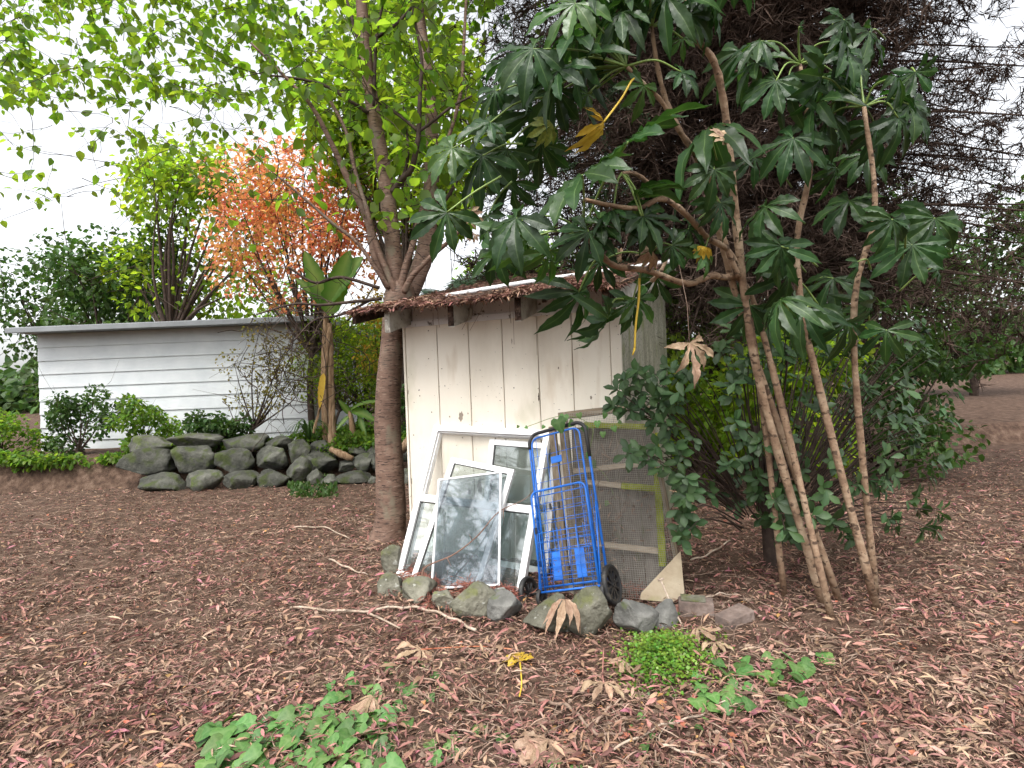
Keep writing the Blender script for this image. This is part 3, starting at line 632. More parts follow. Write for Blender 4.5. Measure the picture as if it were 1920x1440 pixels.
tag(window('screen_panel', 'thin white framed grey pane, outermost of the leaning windows', o, ax, uy, w, h, .013, .014, m_glass2, gasket=False), group=GW)
pl = MB(); q = [P(790, 1084, 3.72), P(800, 1062, 3.74), P(850, 1040, 3.80), P(895, 1005, 3.86), P(935, 960, 3.93), P(985, 935, 3.97), P(1010, 905, 3.99)]
pl.tube(smooth_path(q, 6), np.linspace(.0065, .002, 37), 6)
for a, c in (((838, 1046, 3.78), (846, 1062, 3.77)), ((885, 1012, 3.84), (880, 1002, 3.83)), ((944, 955, 3.93), (944, 985, 3.92)), ((965, 945, 3.95), (975, 955, 3.94))): pl.tube([P(*a), P(*c)], [.003, .0012], 5)
tag(pl.build('bare_branch', mat('brown_branch', [(.3, (.13, .065, .045)), (.7, (.24, .14, .10))], 14, rough=.7, bump=.2), smooth=True), 'long thin bare branch propped across the leaning windows', 'branch')

# ================================================================== WIRE PANEL
b0, b1 = G(1080, 1117), G(1285, 1134)
pa = nrm(b1 - b0); pbk = np.array([-pa[1], pa[0], 0]); PL = .24; pu = pbk * math.sin(PL) + SZ * math.cos(PL); pn = np.cross(pa, pu); pn = -pn if pn[1] > 0 else pn
PM = frame(b0, pa, -pn, pu)
panel = thing('wire_panel', 'weathered timber frame covered in square wire mesh leaning on the shed corner', 'panel', M=PM)
def pp(px, py, off=0.):                           # pixel -> panel space on the plane off behind its face
    p = onplane(px, py, b0 - pn * off, pn) - b0; return np.array([p @ pa, -(p @ pn), p @ pu])
YN = np.array([0, 1., 0])
def pbar(name, a, c, wpx, off, m, thick=.022, bev=.003):
    wd = wpx / FPX * 3.75; return bar(name, pp(*a, off), pp(*c, off), wd, thick, YN, m, panel, bev, .0015)
pbar('stile', (1055, 774), (1086, 1116), 17, .03, m_wood, .04)
pbar('stile', (1036, 800), (1064, 1112), 14, .07, m_wood, .04)
pbar('stile', (1214, 762), (1284, 1132), 9, .03, m_wood, .05)
pbar('top_rail', (1062, 779), (1212, 762), 14, .032, m_wood, .03)
pbar('mossy_stile', (1228, 812), (1243, 1062), 13, .028, m_moss, .022)
pbar('rail', (1095, 797), (1226, 801), 11, .055, m_moss, .02)
pbar('rail', (1068, 884), (1200, 871), 10, .055, m_woodpale, .02)
pbar('rail', (1100, 904), (1165, 911), 11, .085, m_woodpale, .02); pbar('rail', (1165, 911), (1228, 916), 12, .06, m_moss, .02)
pbar('rail', (1085, 1016), (1240, 1034), 11, .06, m_woodpale, .02)
pbar('bottom_rail', (1068, 1108), (1140, 1112), 22, .05, m_woodpale, .03)
# square mesh stapled to the face: every wire runs the full panel
b = MB(); c00, c10, c11, c01 = pp(1066, 1112), pp(1282, 1128), pp(1214, 764), pp(1060, 776)
nxw, nyw = 50, 92
for i in range(nxw + 1):
    t = i / nxw; a = c00 + (c10 - c00) * t; c = c01 + (c11 - c01) * t
    q = [a + (c - a) * k + np.array([.0015 * math.sin(k * 9 + i), -.003 - .006 * math.sin(k * 3.1) * math.sin(t * 3.1), 0]) for k in np.linspace(0, 1, 12)]
    b.tube(q, .0011, 4, False)
for j in range(nyw + 1):
    t = j / nyw; a = c00 + (c01 - c00) * t; c = c10 + (c11 - c10) * t
    q = [a + (c - a) * k + np.array([0, -.0044 - .006 * math.sin(k * 3.1) * math.sin(t * 3.1), .0015 * math.sin(k * 9 + j)]) for k in np.linspace(0, 1, 8)]
    b.tube(q, .0011, 4, False)
b.build('wire_mesh', m_wire, panel)
# plywood gusset at the low corner
gp = [pp(*c, -.02) for c in ((1276, 1033), (1283, 1112), (1262, 1130), (1200, 1124), (1202, 1112))]
b = MB(); n = len(gp); v = [g for g in gp] + [g + np.array([0, .014, 0]) for g in gp]
b.add(v, [np.arange(n)[::-1][None], (np.arange(n) + n)[None], np.array([[k, (k + 1) % n, (k + 1) % n + n, k + n] for k in range(n)])])
tag(b.build('corner_gusset', m_ply, panel), 'pale plywood corner piece at the panel foot')
b = MB()                                          # dead brush caught behind the mesh
for i in range(90):
    a = P(random.uniform(1085, 1240), random.uniform(830, 1105), random.uniform(3.74, 3.80)); d = nrm(rng.normal(0, 1, 3) * np.array([1, .12, 1])) * random.uniform(.05, .18)
    b.tube([a, a + d * .5 + rng.normal(0, .012, 3), a + d], [.0018, .0014, .001], 4, False)
n = 500; pts = np.array([P(a, c, e) for a, c, e in zip(rng.uniform(1085, 1240, n), 1108 - 190 * rng.random(n) ** 2, rng.uniform(3.66, 3.74, n))]); M = basis(rng.normal(0, 1, (n, 3)), rng.normal(0, 1, (n, 3)) + [0, -1, .5]) * rng.uniform(.02, .06, n)[:, None, None]; b.inst(LEAF_LITTER[0], LEAF_LITTER[1], M, pts)
tag(b.build('dead_brush', m_twig), 'dead twigs and leaves trapped behind the wire panel', 'twigs', kind='stuff')
m_back = mat('grey_backing_board', [(.25, (.08, .07, .06)), (.5, (.165, .145, .125)), (.75, (.27, .24, .21))], 7, (1, 1, .3), rough=.9, spec=.15, bump=.3, bscale=50, specks=[(3.2, .62, .12, (.34, .32, .28), (1, 1, .7)), (12, .62, .1, (.10, .11, .045), (1, 1, .5))])
for a0, a1, c0, c1 in ((1071, 1112, 1086, 1128), (1113.5, 1154, 1129.5, 1172), (1155.5, 1190, 1173.5, 1212), (1191.5, 1224, 1213.5, 1256)):
    q_ = [pp(c0, 1112, .115), pp(c1, 1114, .115), pp(a1, 800, .115), pp(a0, 803, .115)]; b = MB(); b.add(q_ + [g + np.array([0, .012, 0]) for g in q_], np.array([[0, 1, 2, 3], [4, 7, 6, 5], [0, 4, 5, 1], [3, 2, 6, 7], [1, 5, 6, 2], [0, 3, 7, 4]])); b.build('backing_board', m_back, panel)
pl = MB(); pl.tube(smooth_path([P(1238, 1086, 3.30), P(1262, 1140, 3.2), P(1298, 1206, 3.05)], 5), np.linspace(.006, .004, 11), 6)
pl.tube([P(1234, 1088, 3.30), P(1244, 1085, 3.29)], [.008, .007], 6)
tag(pl.build('stick', m_stickpale, smooth=True), 'thin pale stick propped against the plywood corner piece', 'stick')

# ================================================================== FOLDED SHOPPING CART
wl, wr, ct = P(993, 1107, 3.66), P(1148, 1111, 3.34), P(1042, 803, 3.84)
wl[2] = wr[2] = .10
CSH = .05; cb = (wl + wr) / 2 + nrm(wr - wl) * CSH; cz = nrm(ct - cb); cx = wr - wl; cx = nrm(cx - cz * np.dot(cx, cz)); cy = np.cross(cz, cx)   # cy points back into the shed
HT = np.linalg.norm(ct - cb); CW = .405; hw = CW / 2; AX = np.linalg.norm(wr - wl) / 2
cart = thing('shopping_cart', 'folded blue wire shopping cart with black wheels and black handle', 'shopping cart', M=frame(cb, cx, cy, cz))
def U_path(w, z0, z1, y, r=.07, n=7):
    q = [(-w, y, z0), (-w, y, z1 - r)]
    q += [(-w + r - r * math.cos(a), y, z1 - r + r * math.sin(a)) for a in np.linspace(0, math.pi / 2, n)[1:]]
    q += [(w - r + r * math.sin(a), y, z1 - r + r * math.cos(a)) for a in np.linspace(0, math.pi / 2, n)]
    return q + [(w, y, z0)]
def tubeobj(name, paths, r, m, parent=cart, sides=8, sm=True):
    b = MB()
    for p in paths: b.tube(p, r, sides)
    return b.build(name, m, parent, sm)
tubeobj('handle_frame', [U_path(hw + .012, -.02, HT, 0)], .0085, m_blue)
up = U_path(hw + .012, HT - .10, HT, 0); tubeobj('handle_grip', [[(-hw - .012, 0, HT - .10)] + up[1:-1] + [(hw + .012, 0, HT - .24)]], .0125, m_black)
tubeobj('back_frame', [U_path(hw - .022, .02, HT - .04, -.028, .05)], .0065, m_blue)
tubeobj('basket_frame', [U_path(hw - .008, .01, HT * .60, -.085, .045)], .0075, m_blue)
tubeobj('base_bar', [[(-hw - .01, -.085, .0), (hw + .01, -.085, .0)], [(-hw, -.02, .03), (hw, -.02, .03)]], .007, m_blue)
for s_ in (-1, 1): tubeobj('side_strut', [[(s_ * (hw + .003), -.085, .02), (s_ * (hw + .010), 0, HT * .52)]], .005, m_blue)
g = []
for k in range(10): z = .06 + k * (HT - .14) / 10; g.append([(-hw + .022, -.028, z), (hw - .022, -.028, z)])
for k in range(5): x = -hw + .022 + (k + .5) * (CW - .044) / 5; g.append([(x, -.031, .03), (x, -.031, HT - .045)])
tubeobj('back_grid', g, .0019, m_blue, sides=5)
g = []
for k in range(11): z = .03 + k * (HT * .60 - .03) / 11 + .02 * (k > 6); g.append([(-hw + .008, -.088, z), (hw - .008, -.088, z)])
for k in range(6): x = -hw + .008 + (k + .5) * (CW - .016) / 6; g.append([(x, -.0915, .005), (x, -.0915, HT * (.60 if k % 2 else .36))])
tubeobj('front_grid', g, .0021, m_blue, sides=5)
g = []
for k in range(5): z = .10 + k * .062; g.append([(-hw + .018, -.055, z + .004), (hw - .018, -.055, z + .004)])
for k in range(8): x = -hw + .02 + k * (CW - .04) / 7; g.append([(x, -.058, .09), (x, -.058, .37)])
for s_ in (-1, 1):
    sg = [[(s_ * (hw - .004), -.08 + .004 * k, .04 + k * .08), (s_ * (hw + .004), -.012, .06 + k * .08)] for k in range(7)] + [[(s_ * hw, -.05, .03), (s_ * (hw + .003), -.03, .56)]]
    tubeobj('side_grid', sg, .0019, m_blue, sides=5)
tubeobj('folded_floor_grid', g, .0019, m_blue, sides=5)
bevel_box('badge_plate', -.045, .035, -.040, -.034, HT * .765, HT * .765 + .045, m_blue, cart, .003)
bevel_box('floor_strap', -.105, -.045, -.070, -.064, .06, .225, m_blue, cart, .003); bevel_box('floor_strap', .055, .12, -.070, -.064, .06, .225, m_blue, cart, .003)
for a in ((-.06, HT * .49), (.0, HT * .49), (-hw + .02, HT * .36)): bevel_box('clip', a[0] - .006, a[0] + .006, -.098, -.084, a[1] - .02, a[1] + .02, m_blackp, cart, .002)
tubeobj('axle', [[(-AX - CSH, -.0, .0), (AX - CSH, .0, .0)]], .007, m_black)
def wheel(xo, R, wid, parent, side):
    t = MB(); n = 40; prof = [(R * .80, -wid / 2), (R * .90, -wid / 2 - .001), (R * .97, -wid * .42), (R, -wid * .2), (R, wid * .2), (R * .97, wid * .42), (R * .90, wid / 2 + .001), (R * .80, wid / 2)]
    v = [(x_, r_ * math.cos(a), r_ * math.sin(a)) for a in np.arange(n) / n * 2 * math.pi for (r_, x_) in prof]; k = len(prof)
    f = [[i * k + j, i * k + (j + 1) % k, ((i + 1) % n) * k + (j + 1) % k, ((i + 1) % n) * k + j] for i in range(n) for j in range(k)]
    t.add(v, np.array(f)); wo_ = t.build('wheel', m_black, parent, True); wo_.matrix_local = Matrix.Translation((xo, 0, 0))
    d = MB(); ns = 10
    prof = [(R * .13, -wid * .45), (R * .13, wid * .5), (.006, wid * .52), (.006, -wid * .47)]
    v = [(x_, r_ * math.cos(a), r_ * math.sin(a)) for a in np.arange(20) / 20 * 2 * math.pi for (r_, x_) in prof]
    d.add(v, np.array([[i * 4 + j, i * 4 + (j + 1) % 4, ((i + 1) % 20) * 4 + (j + 1) % 4, ((i + 1) % 20) * 4 + j] for i in range(20) for j in range(4)]))
    for s_ in range(ns):
        a = s_ / ns * 2 * math.pi; M = np.array([[1, 0, 0], [0, math.cos(a), -math.sin(a)], [0, math.sin(a), math.cos(a)]])
        w0, w1 = R * .05, R * .155
        vv = np.array([(x_, y_, z_) for x_ in (-wid * .18, wid * .28) for (y_, z_) in ((-w0, R * .12), (w0, R * .12), (w0 * .8, R * .55), (w1, R * .81), (-w1, R * .81), (-w0 * .8, R * .55))]) @ M.T
        d.add(vv, [np.array([[0, 1, 2, 3, 4, 5][::-1], [6, 7, 8, 9, 10, 11]]), np.array([[k, (k + 1) % 6, (k + 1) % 6 + 6, k + 6] for k in range(6)])])
    for x_ in (0,):
        n2 = 40; prof = [(R * .70, -wid * .15), (R * .82, -wid * .15), (R * .82, wid * .36), (R * .70, wid * .30)]
        v = [(x2, r_ * math.cos(a), r_ * math.sin(a)) for a in np.arange(n2) / n2 * 2 * math.pi for (r_, x2) in prof]
        d.add(v, np.array([[i * 4 + j, i * 4 + (j + 1) % 4, ((i + 1) % n2) * 4 + (j + 1) % 4, ((i + 1) % n2) * 4 + j] for i in range(n2) for j in range(4)]))
    d.build('rim', m_blackp, wo_); return wo_
wheel(AX - CSH, .117, .030, cart, 1); wheel(-AX - CSH, .110, .030, cart, -1)
for s_ in (-1, 1):
    w_ = wheel(s_ * (hw - .01), .055, .022, cart, s_); w_.matrix_local = Matrix.Translation((s_ * (hw + (.02 if s_ > 0 else .0)), -.075, -.035))

# ================================================================== CHERRY TREE
TD = 5.15
def pr(px, py, d, rpx): return [*P(px, py, d), rpx / FPX * d]
cherry = thing('cherry_tree', 'tall forked tree with banded brown bark beside the shed', 'tree', G(730, 1010))
def cpart(name, mbs, m, smooth=True):
    o = mbs.build(name, m, cherry, smooth); o.matrix_parent_inverse = Matrix.Translation(-Vector(cherry.location)); return o
tb = MB(); q, r = path_r([pr(727, 1035, TD, 48), pr(728, 1012, TD, 37), pr(730, 990, TD, 30.5), pr(733, 960, TD, 28), pr(731, 880, TD, 26), pr(727, 800, TD, 24.5), pr(729, 720, TD, 23), pr(735, 650, TD, 21.5), pr(740, 600, TD, 22.5), pr(748, 565, TD, 28), pr(752, 540, TD, 26), pr(754, 525, TD, 14)], 7)
tb.tube(q, r, 28, True, .012); cpart('trunk', tb, m_bark)
limbs = [
    [(742, 558, 0, 17), (738, 480, -.03, 15.5), (730, 400, -.06, 15), (722, 330, -.1, 14), (702, 220, -.15, 13), (690, 140, -.2, 12.5), (682, 60, -.25, 11.5), (676, -30, -.3, 10), (672, -130, -.35, 7), (668, -220, -.4, 3)],
    [(765, 560, .05, 17), (795, 480, .15, 17), (806, 400, .2, 15), (810, 300, .25, 14), (808, 200, .3, 11), (800, 120, .35, 10), (790, 50, .4, 9), (782, -30, .4, 8), (775, -120, .4, 5), (770, -200, .4, 2)],
    [(750, 548, -.08, 8), (760, 500, -.1, 6.5), (772, 465, -.1, 6), (791, 394, -.1, 5), (815, 320, -.1, 4), (838, 267, -.12, 3.6), (863, 178, -.15, 3.4), (869, 97, -.15, 3), (874, 0, -.2, 2.6), (880, -90, -.2, 1.5)],
    [(757, 548, -.1, 7), (775, 515, -.15, 5.5), (812, 478, -.2, 4.5), (850, 445, -.3, 3.6), (878, 408, -.35, 2.6), (905, 350, -.4, 1.6)],
    [(738, 550, -.03, 9), (722, 525, -.05, 8), (703, 480, -.1, 8), (690, 415, -.15, 7), (652, 335, -.25, 6), (622, 270, -.35, 5), (585, 200, -.45, 4), (540, 150, -.5, 3), (470, 80, -.6, 2)],
    [(742, 548, -.1, 7), (728, 515, -.12, 6), (706, 460, -.15, 5.5), (690, 400, -.2, 4.5), (668, 330, -.2, 4), (650, 250, -.2, 3.5), (620, 190, -.2, 3)],
    [(730, 540, -.1, 5), (705, 505, -.15, 4), (670, 455, -.2, 3.6), (625, 420, -.25, 3.2), (580, 380, -.3, 2.6), (520, 330, -.4, 1.8)],
    [(736, 360, -.12, 6), (755, 335, -.2, 6), (772, 315, -.25, 5.5), (782, 270, -.3, 5), (785, 247, -.3, 4.5), (788, 167, -.3, 4), (791, 117, -.3, 3.2), (780, 50, -.3, 2.4), (765, -30, -.3, 1.6)],
    [(785, 247, -.3, 3.4), (749, 217, -.3, 2.8), (711, 192, -.3, 2.2), (690, 170, -.35, 1.6)],
    [(785, 247, -.3, 3.2), (815, 225, -.3, 2.8), (847, 200, -.3, 2.5), (885, 180, -.3, 1.8)],
    [(690, 212, -.2, 4), (647, 183, -.25, 3.4), (610, 161, -.3, 3), (555, 147, -.35, 2.4), (490, 140, -.4, 1.6)],
    [(688, 118, -.2, 4), (677, 92, -.25, 3.4), (658, 28, -.3, 3), (640, -40, -.3, 2)],
    [(690, 80, -.2, 3.6), (733, 53, -.3, 3), (758, 30, -.3, 2.6), (790, -10, -.3, 2)],
    [(700, 200, -.2, 4), (703, 120, -.25, 3.4), (707, 60, -.25, 2.8), (720, 0, -.3, 2)],
    [(808, 400, .1, 4), (835, 375, 0, 3.6), (858, 335, 0, 3), (863, 300, 0, 2.6), (872, 250, 0, 1.6)],
    [(742, 352, -.15, 4), (760, 320, -.2, 3.4), (765, 280, -.2, 3), (762, 240, -.2, 2)],
    [(715, 560, -.05, 3.4), (660, 566, -.2, 3), (600, 572, -.3, 2.6), (550, 570, -.4, 2), (480, 590, -.5, 1.4)],
    [(712, 540, -.1, 3.4), (640, 520, -.2, 3), (590, 530, -.3, 2.6), (540, 500, -.4, 2)],
    [(700, 560, -.1, 2.4), (640, 590, -.2, 2.2), (590, 600, -.3, 1.8), (550, 640, -.4, 1.2)],
]
limb_pts = []
for k, lb in enumerate(limbs):
    q, r = path_r([pr(px, py, TD + dd, rp) for px, py, dd, rp in lb], 6); b = MB(); b.tube(q, r, 16 if k < 2 else 8, True, .02 if k < 2 else 0)
    cpart('limb' if k < 2 else 'branch', b, m_bark if k < 7 else m_twigdk); limb_pts.append(q[len(q) // 3:])
# twigs and leaves through the crown
tw = MB(); LP, LY, LN = [], [], []
def add_leaf(p, d):
    yd = d * .5 + rng.normal(0, .55, 3) + np.array([0, 0, -.45]); LP.append(p); LY.append(yd); LN.append(np.array([0, 0, 1.]) + rng.normal(0, .5, 3))
allp = np.concatenate(limb_pts)
ntw = 1200
for i in range(ntw):
    if i < 170:
        p0 = allp[rng.integers(len(allp))].copy()
    else:                                          # outer twigs of the same crown, higher and further back
        p0 = P(rng.uniform(-150, 915), rng.uniform(-330, 400 if i % 2 else 200), rng.uniform(5.6, 8.8))
        if p0[2] < 2.9: continue
    d = nrm(rng.normal(0, 1, 3) * np.array([1, .9, .6]) + np.array([0, 0, .15])); L = random.uniform(.35, .9); n = 7; q = [p0]
    for k in range(n):
        d = nrm(d + rng.normal(0, .16, 3) + np.array([0, 0, -.05])); q.append(q[-1] + d * L / n)
        if q[-1][2] > 2.45:
            for _ in range(1 if (k < 3 or i < 170) else 2): add_leaf(q[-1] + rng.normal(0, .012, 3), d)
    tw.tube(q, np.linspace(.0042, .0014, n + 1), 4, False)
cpart('twigs', tw, m_twigdk, False)['kind'] = 'stuff'
LP, LY, LN = np.array(LP), np.array(LY), np.array(LN)
s2, dep = proj(LP)
# keep leaves off the view of the wall and right of the crown edge
keep = ~((s2[:, 0] > 905) & (s2[:, 1] > 60)) & (dep > 3.6) & ~((s2[:, 1] > 420) & (s2[:, 0] > 640))
keep &= ~((s2[:, 0] < 700) & (s2[:, 1] > 190) & (rng.random(len(LP)) < .72))
LP, LY, LN, s2, dep = LP[keep], LY[keep], LN[keep], s2[keep], dep[keep]
sz = rng.uniform(.075, .135, len(LP)); MX = basis(LY, LN) * sz[:, None, None]; MX[:, :, 0] *= 1.12
vis = (s2[:, 0] > 555) & (s2[:, 0] < 1000) & (s2[:, 1] > 0) & (s2[:, 1] < 480)
order = np.argsort(np.where(vis, dep / sz, 1e9))[:300]
me = tmesh('leaf', LEAF_CHERRY, m_cherry)
cinv = Matrix.Translation(-Vector(cherry.location))
for i in order:
    lo = link('leaf', me, None, cherry); lo.matrix_parent_inverse = cinv; lo.matrix_basis = frame(LP[i], MX[i][:, 0], MX[i][:, 1], MX[i][:, 2])
rest = np.setdiff1d(np.arange(len(LP)), order)
b = MB(); b.inst(LEAF_CHERRY[0], LEAF_CHERRY[1], MX[rest], LP[rest], LEAF_CHERRY[2]); o = b.build('crown', m_cherry, cherry, True, True); o.matrix_parent_inverse = cinv; o['kind'] = 'stuff'

# ================================================================== GENERIC BUSHES AND TREES BEHIND
def leaf_cloud(n, centers, radii, tpl, smin, smax, flat=.6, droop=.3):
    centers = np.asarray(centers, float); radii = np.asarray(radii, float)
    pick = rng.choice(len(centers), n, p=(radii.prod(1) ** .7) / (radii.prod(1) ** .7).sum())
    d = rng.normal(0, 1, (n, 3)); d /= np.linalg.norm(d, axis=1, keepdims=True); rr = (.35 + .65 * rng.random(n) ** .5)[:, None]
    pos = centers[pick] + d * rr * radii[pick]
    Yd = d * .6 + rng.normal(0, .7, (n, 3)) + np.array([0, 0, -droop]); nh = rng.normal(0, flat, (n, 3)) + np.array([0, 0, 1.])
    M = basis(Yd, nh) * rng.uniform(smin, smax, n)[:, None, None]; return pos, M
def tree(name, label, base, h, crown, m, nleaf, lmin, lmax, trunk_r=.07, tpl=LEAF_CHERRY, nclump=16, group=None, cat='tree', bark=None, csize=.4, lean=(0, 0), bare=0):
    """crown = (cx,cy,cz,rx,ry,rz) relative to the base: clumps spread through that ellipsoid"""
    base = np.array([base[0], base[1], float(gz(base[0], base[1]))]); t = thing(name, label, cat, base, group)
    cx_, cy_, cz_, rx, ry, rz = crown; C = np.array([cx_, cy_, cz_]); cc = []
    for k in range(nclump):
        d = nrm(rng.normal(0, 1, 3)); cc.append(C + d * np.array([rx, ry, rz]) * (.25 + .75 * rng.random() ** .6))
    cc = np.array(cc); rr = np.stack([np.full(nclump, csize * rx), np.full(nclump, csize * ry), np.full(nclump, csize * rz * .8)], -1) * rng.uniform(.7, 1.3, (nclump, 1))
    b = MB(); fork = np.array([cx_ * .4, cy_ * .4, max(.1, (cz_ - rz) * .8 + .1)])
    b.tube(smooth_path([np.array([0, 0, -.1]), fork * .5 + rng.normal(0, .04, 3), fork], 5), np.linspace(trunk_r * 1.2, trunk_r * .8, 11), 9)
    for c in cc:
        q = smooth_path([fork * .9, (fork + c) / 2 + rng.normal(0, .08 * rx, 3), c], 4); b.tube(q, np.linspace(trunk_r * .5, trunk_r * .08, 9), 5, False)
        for _ in range(bare):
            e = c + rng.normal(0, 1, 3) * rr[0] * 1.2; b.tube([c, (c + e) / 2 + rng.normal(0, .05, 3), e], [trunk_r * .12, trunk_r * .09, trunk_r * .05], 4, False)
    b.build('trunk', bark or m_twigdk, t, True)
    pos, M = leaf_cloud(nleaf, cc, rr, tpl, lmin, lmax); b = MB(); b.inst(tpl[0], tpl[1], M, pos, tpl[2]); o = b.build('crown', m, t, False, True); return t
m_maple2 = mat('yellow_maple_leaf', [(.3, (.30, .26, .04)), (.6, (.38, .28, .05)), (.8, (.24, .30, .05))], 1.1, rough=.6, spec=.3, bump=0, trans=.65, tcol=(1.8, 1.7, 1), vary=.4, hue=.03)
tree('maple_tree', 'red and orange leaved maple beyond the stream', (-3.9, 11.2), 5, (.1, 0, 4.1, 1.8, 1.0, 1.9), m_maple, 7800, .07, .13, .06, LEAF_SMALL, 30, bare=3)
tree('maple_tree', 'yellow olive maple growing low beside the red maple', (-2.3, 11.6), 4, (.0, 0, 2.0, 1.0, .8, 1.0), m_maple2, 2600, .05, .10, .04, LEAF_SMALL, 16, bare=3)
tree('shrub', 'pale green feathery shrub behind the dead banana stem', (-3.3, 12.6), 3, (.1, 0, 1.5, 1.5, .8, 1.1), m_green1, 4200, .05, .10, .04, LEAF_SMALL, 20, cat='shrub', bare=5)
tree('shrub', 'loose twiggy shrub beside the grey weatherboard house', (-4.9, 10.7), 3, (.2, 0, 1.25, .9, .5, .9), m_olive, 1300, .04, .08, .035, LEAF_SMALL, 14, cat='shrub', bare=9)
tree('shrub', 'dark green leafy shrub hugging the shed flank behind the trunk', (-1.55, 9.9), 2, (.0, .2, .75, .55, .4, .75), m_green2, 2600, .05, .09, .03, LEAF_CHERRY, 14, cat='shrub')
tree('shrub', 'leafy green undergrowth on the bank beyond the stream', (-2.6, 10.5), 1, (0, .1, .25, .8, .3, .28), m_green1, 1800, .05, .10, .02, LEAF_CHERRY, 12, cat='shrub')
tree('shrub', 'bright green shrub glowing behind the dark leaved bush', (2.3, 7.6), 3, (.0, 0, 1.2, 1.2, .7, 1.2), m_green1, 4200, .06, .12, .04, LEAF_CHERRY, 20, cat='shrub')
tree('shrub', 'green shrub growing between the palm and the conifer', (.6, 9.4), 3, (-.1, 0, 2.3, 1.3, .7, 1.0), m_green1, 3600, .05, .10, .04, LEAF_CHERRY, 18, cat='shrub', bare=3)
tree('shrub', 'low green shrub on the bare ground beyond the dark leaved bush', (4.6, 7.2), 2, (.0, 0, .9, 1.3, .8, .9), m_green2, 3200, .06, .11, .04, LEAF_CHERRY, 18, cat='shrub')
m_lime = mat('lime_leaf', [(.3, (.12, .20, .025)), (.7, (.19, .28, .045))], 1.2, rough=.5, spec=.3, bump=0, trans=.72, tcol=(2.3, 2.1, .8), vary=.35, hue=.02)
tree('broadleaf_tree', 'bright lime green tree glowing through the forked tree crown', (-2.0, 10.6), 7, (.2, 0, 5.7, 1.5, .8, 2.3), m_lime, 6200, .11, .19, .09, LEAF_CHERRY, 30, bare=2)
tree('broadleaf_tree', 'lime green tree standing behind the house roof', (-7.6, 12.4), 7, (.2, 1.0, 4.9, 2.3, 1.0, 2.0), m_lime, 4200, .11, .19, .09, LEAF_CHERRY, 26, bare=2)
tree('shrub', 'bright feathery green shrub filling the gap above the banana stem', (-3.4, 11.0), 3, (.2, .2, 1.6, 1.1, .4, .9), m_lime, 2600, .05, .10, .03, LEAF_SMALL, 20, cat='shrub', bare=4)
for i, (x_, y_, rx_, rz_, lab) in enumerate(((-5.4, 10.5, .5, .42, 'rounded green shrub before the house corner'), (-6.7, 10.4, .6, .55, 'leafy shrub midway along the house wall'), (-8.0, 10.6, .7, .7, 'tall rounded shrub toward the far end of the house'), (-9.3, 10.4, .7, .5, 'low spreading shrub at the far end of the house wall'), (-10.6, 10.8, .8, .9, 'large shrub past the far end of the house'))):
    tree('shrub', lab, (x_, y_), 2, (0, 0, rz_ * .9, rx_, .4, rz_), (m_green2, m_green1)[i % 2], 1900, .05, .10, .03, LEAF_CHERRY, 14, cat='shrub', bare=2)
for i, (x_, rx_, lab) in enumerate(((-6.2, .8, 'ferny undergrowth on the bank before the house'), (-8.2, 1.0, 'ferny undergrowth on the bank past the middle of the house'), (-1.6, .6, 'low leafy undergrowth on the bank behind the shed side'), (-2.7, .7, 'low leafy undergrowth spilling over the bank stones near the dead stem'), (-4.6, .6, 'low leafy undergrowth below the strap leaf clump'))):
    tree('shrub', lab, (x_, 9.95), 1, (0, -.08, .12, rx_, .2, .17), m_green1, 1100, .05, .10, .02, LEAF_CHERRY, 12, cat='shrub')
tree('shrub', 'low green undergrowth along the bank stones beside the banana', (-3.6, 10.25), 1, (0, .05, .18, 1.0, .16, .2), m_green1, 1500, .05, .10, .02, LEAF_CHERRY, 14, cat='shrub')
tree('shrub', 'bright leafy shrub beyond the dark bush, past the shed corner', (2.75, 5.6), 3, (.0, 0, 1.1, .7, .4, .8), m_lime, 2000, .05, .10, .03, LEAF_CHERRY, 18, cat='shrub', bare=2)
tree('shrub', 'glowing green shrub close behind the shed corner', (1.95, 6.1), 3, (.0, 0, 1.15, .7, .4, .85), m_lime, 2400, .05, .10, .03, LEAF_CHERRY, 18, cat='shrub', bare=2)
BT = 'trees at the back of the garden'
for i, (x, y, h, rx, m) in enumerate(((-9.5, 14, 5.2, 2.0, m_green2), (-6.6, 18.5, 4.4, 1.5, m_green1), (-3.9, 19.5, 3.6, 1.5, m_green1), (.6, 17, 5.6, 2.0, m_green1), (3.2, 16, 6.0, 2.2, m_green2), (6.2, 14.5, 5.4, 2.0, m_green2), (9.6, 15, 6.0, 2.2, m_green2), (12.8, 16, 6.0, 2.4, m_green2), (-12.8, 17, 6.0, 2.4, m_green2))):
    tree('broadleaf_tree', 'leafy green tree at the back of the garden', (x, y), h, (0, 0, h * .55, rx, 1.4, h * .42), m, 5200, .10, .19, .1, LEAF_CHERRY, 26, BT, bare=2)
b = MB(); n = 16000; x = rng.uniform(-45, 45, n); y = 27 + rng.random(n) * 5; zt = 2.4 + .7 * np.sin(x * .55) + .5 * np.sin(x * 1.37 + 1); z = gz(x, y) + zt * rng.random(n) ** .8
M = basis(rng.normal(0, 1, (n, 3)), rng.normal(0, .6, (n, 3)) + np.array([0, -.6, .6])) * rng.uniform(.3, .75, n)[:, None, None]
b.inst(LEAF_CHERRY[0], LEAF_CHERRY[1], M, np.stack([x, y, z], -1), LEAF_CHERRY[2]); tag(b.build('treeline', m_green2), 'distant wood closing the view behind the garden', 'trees', kind='stuff')

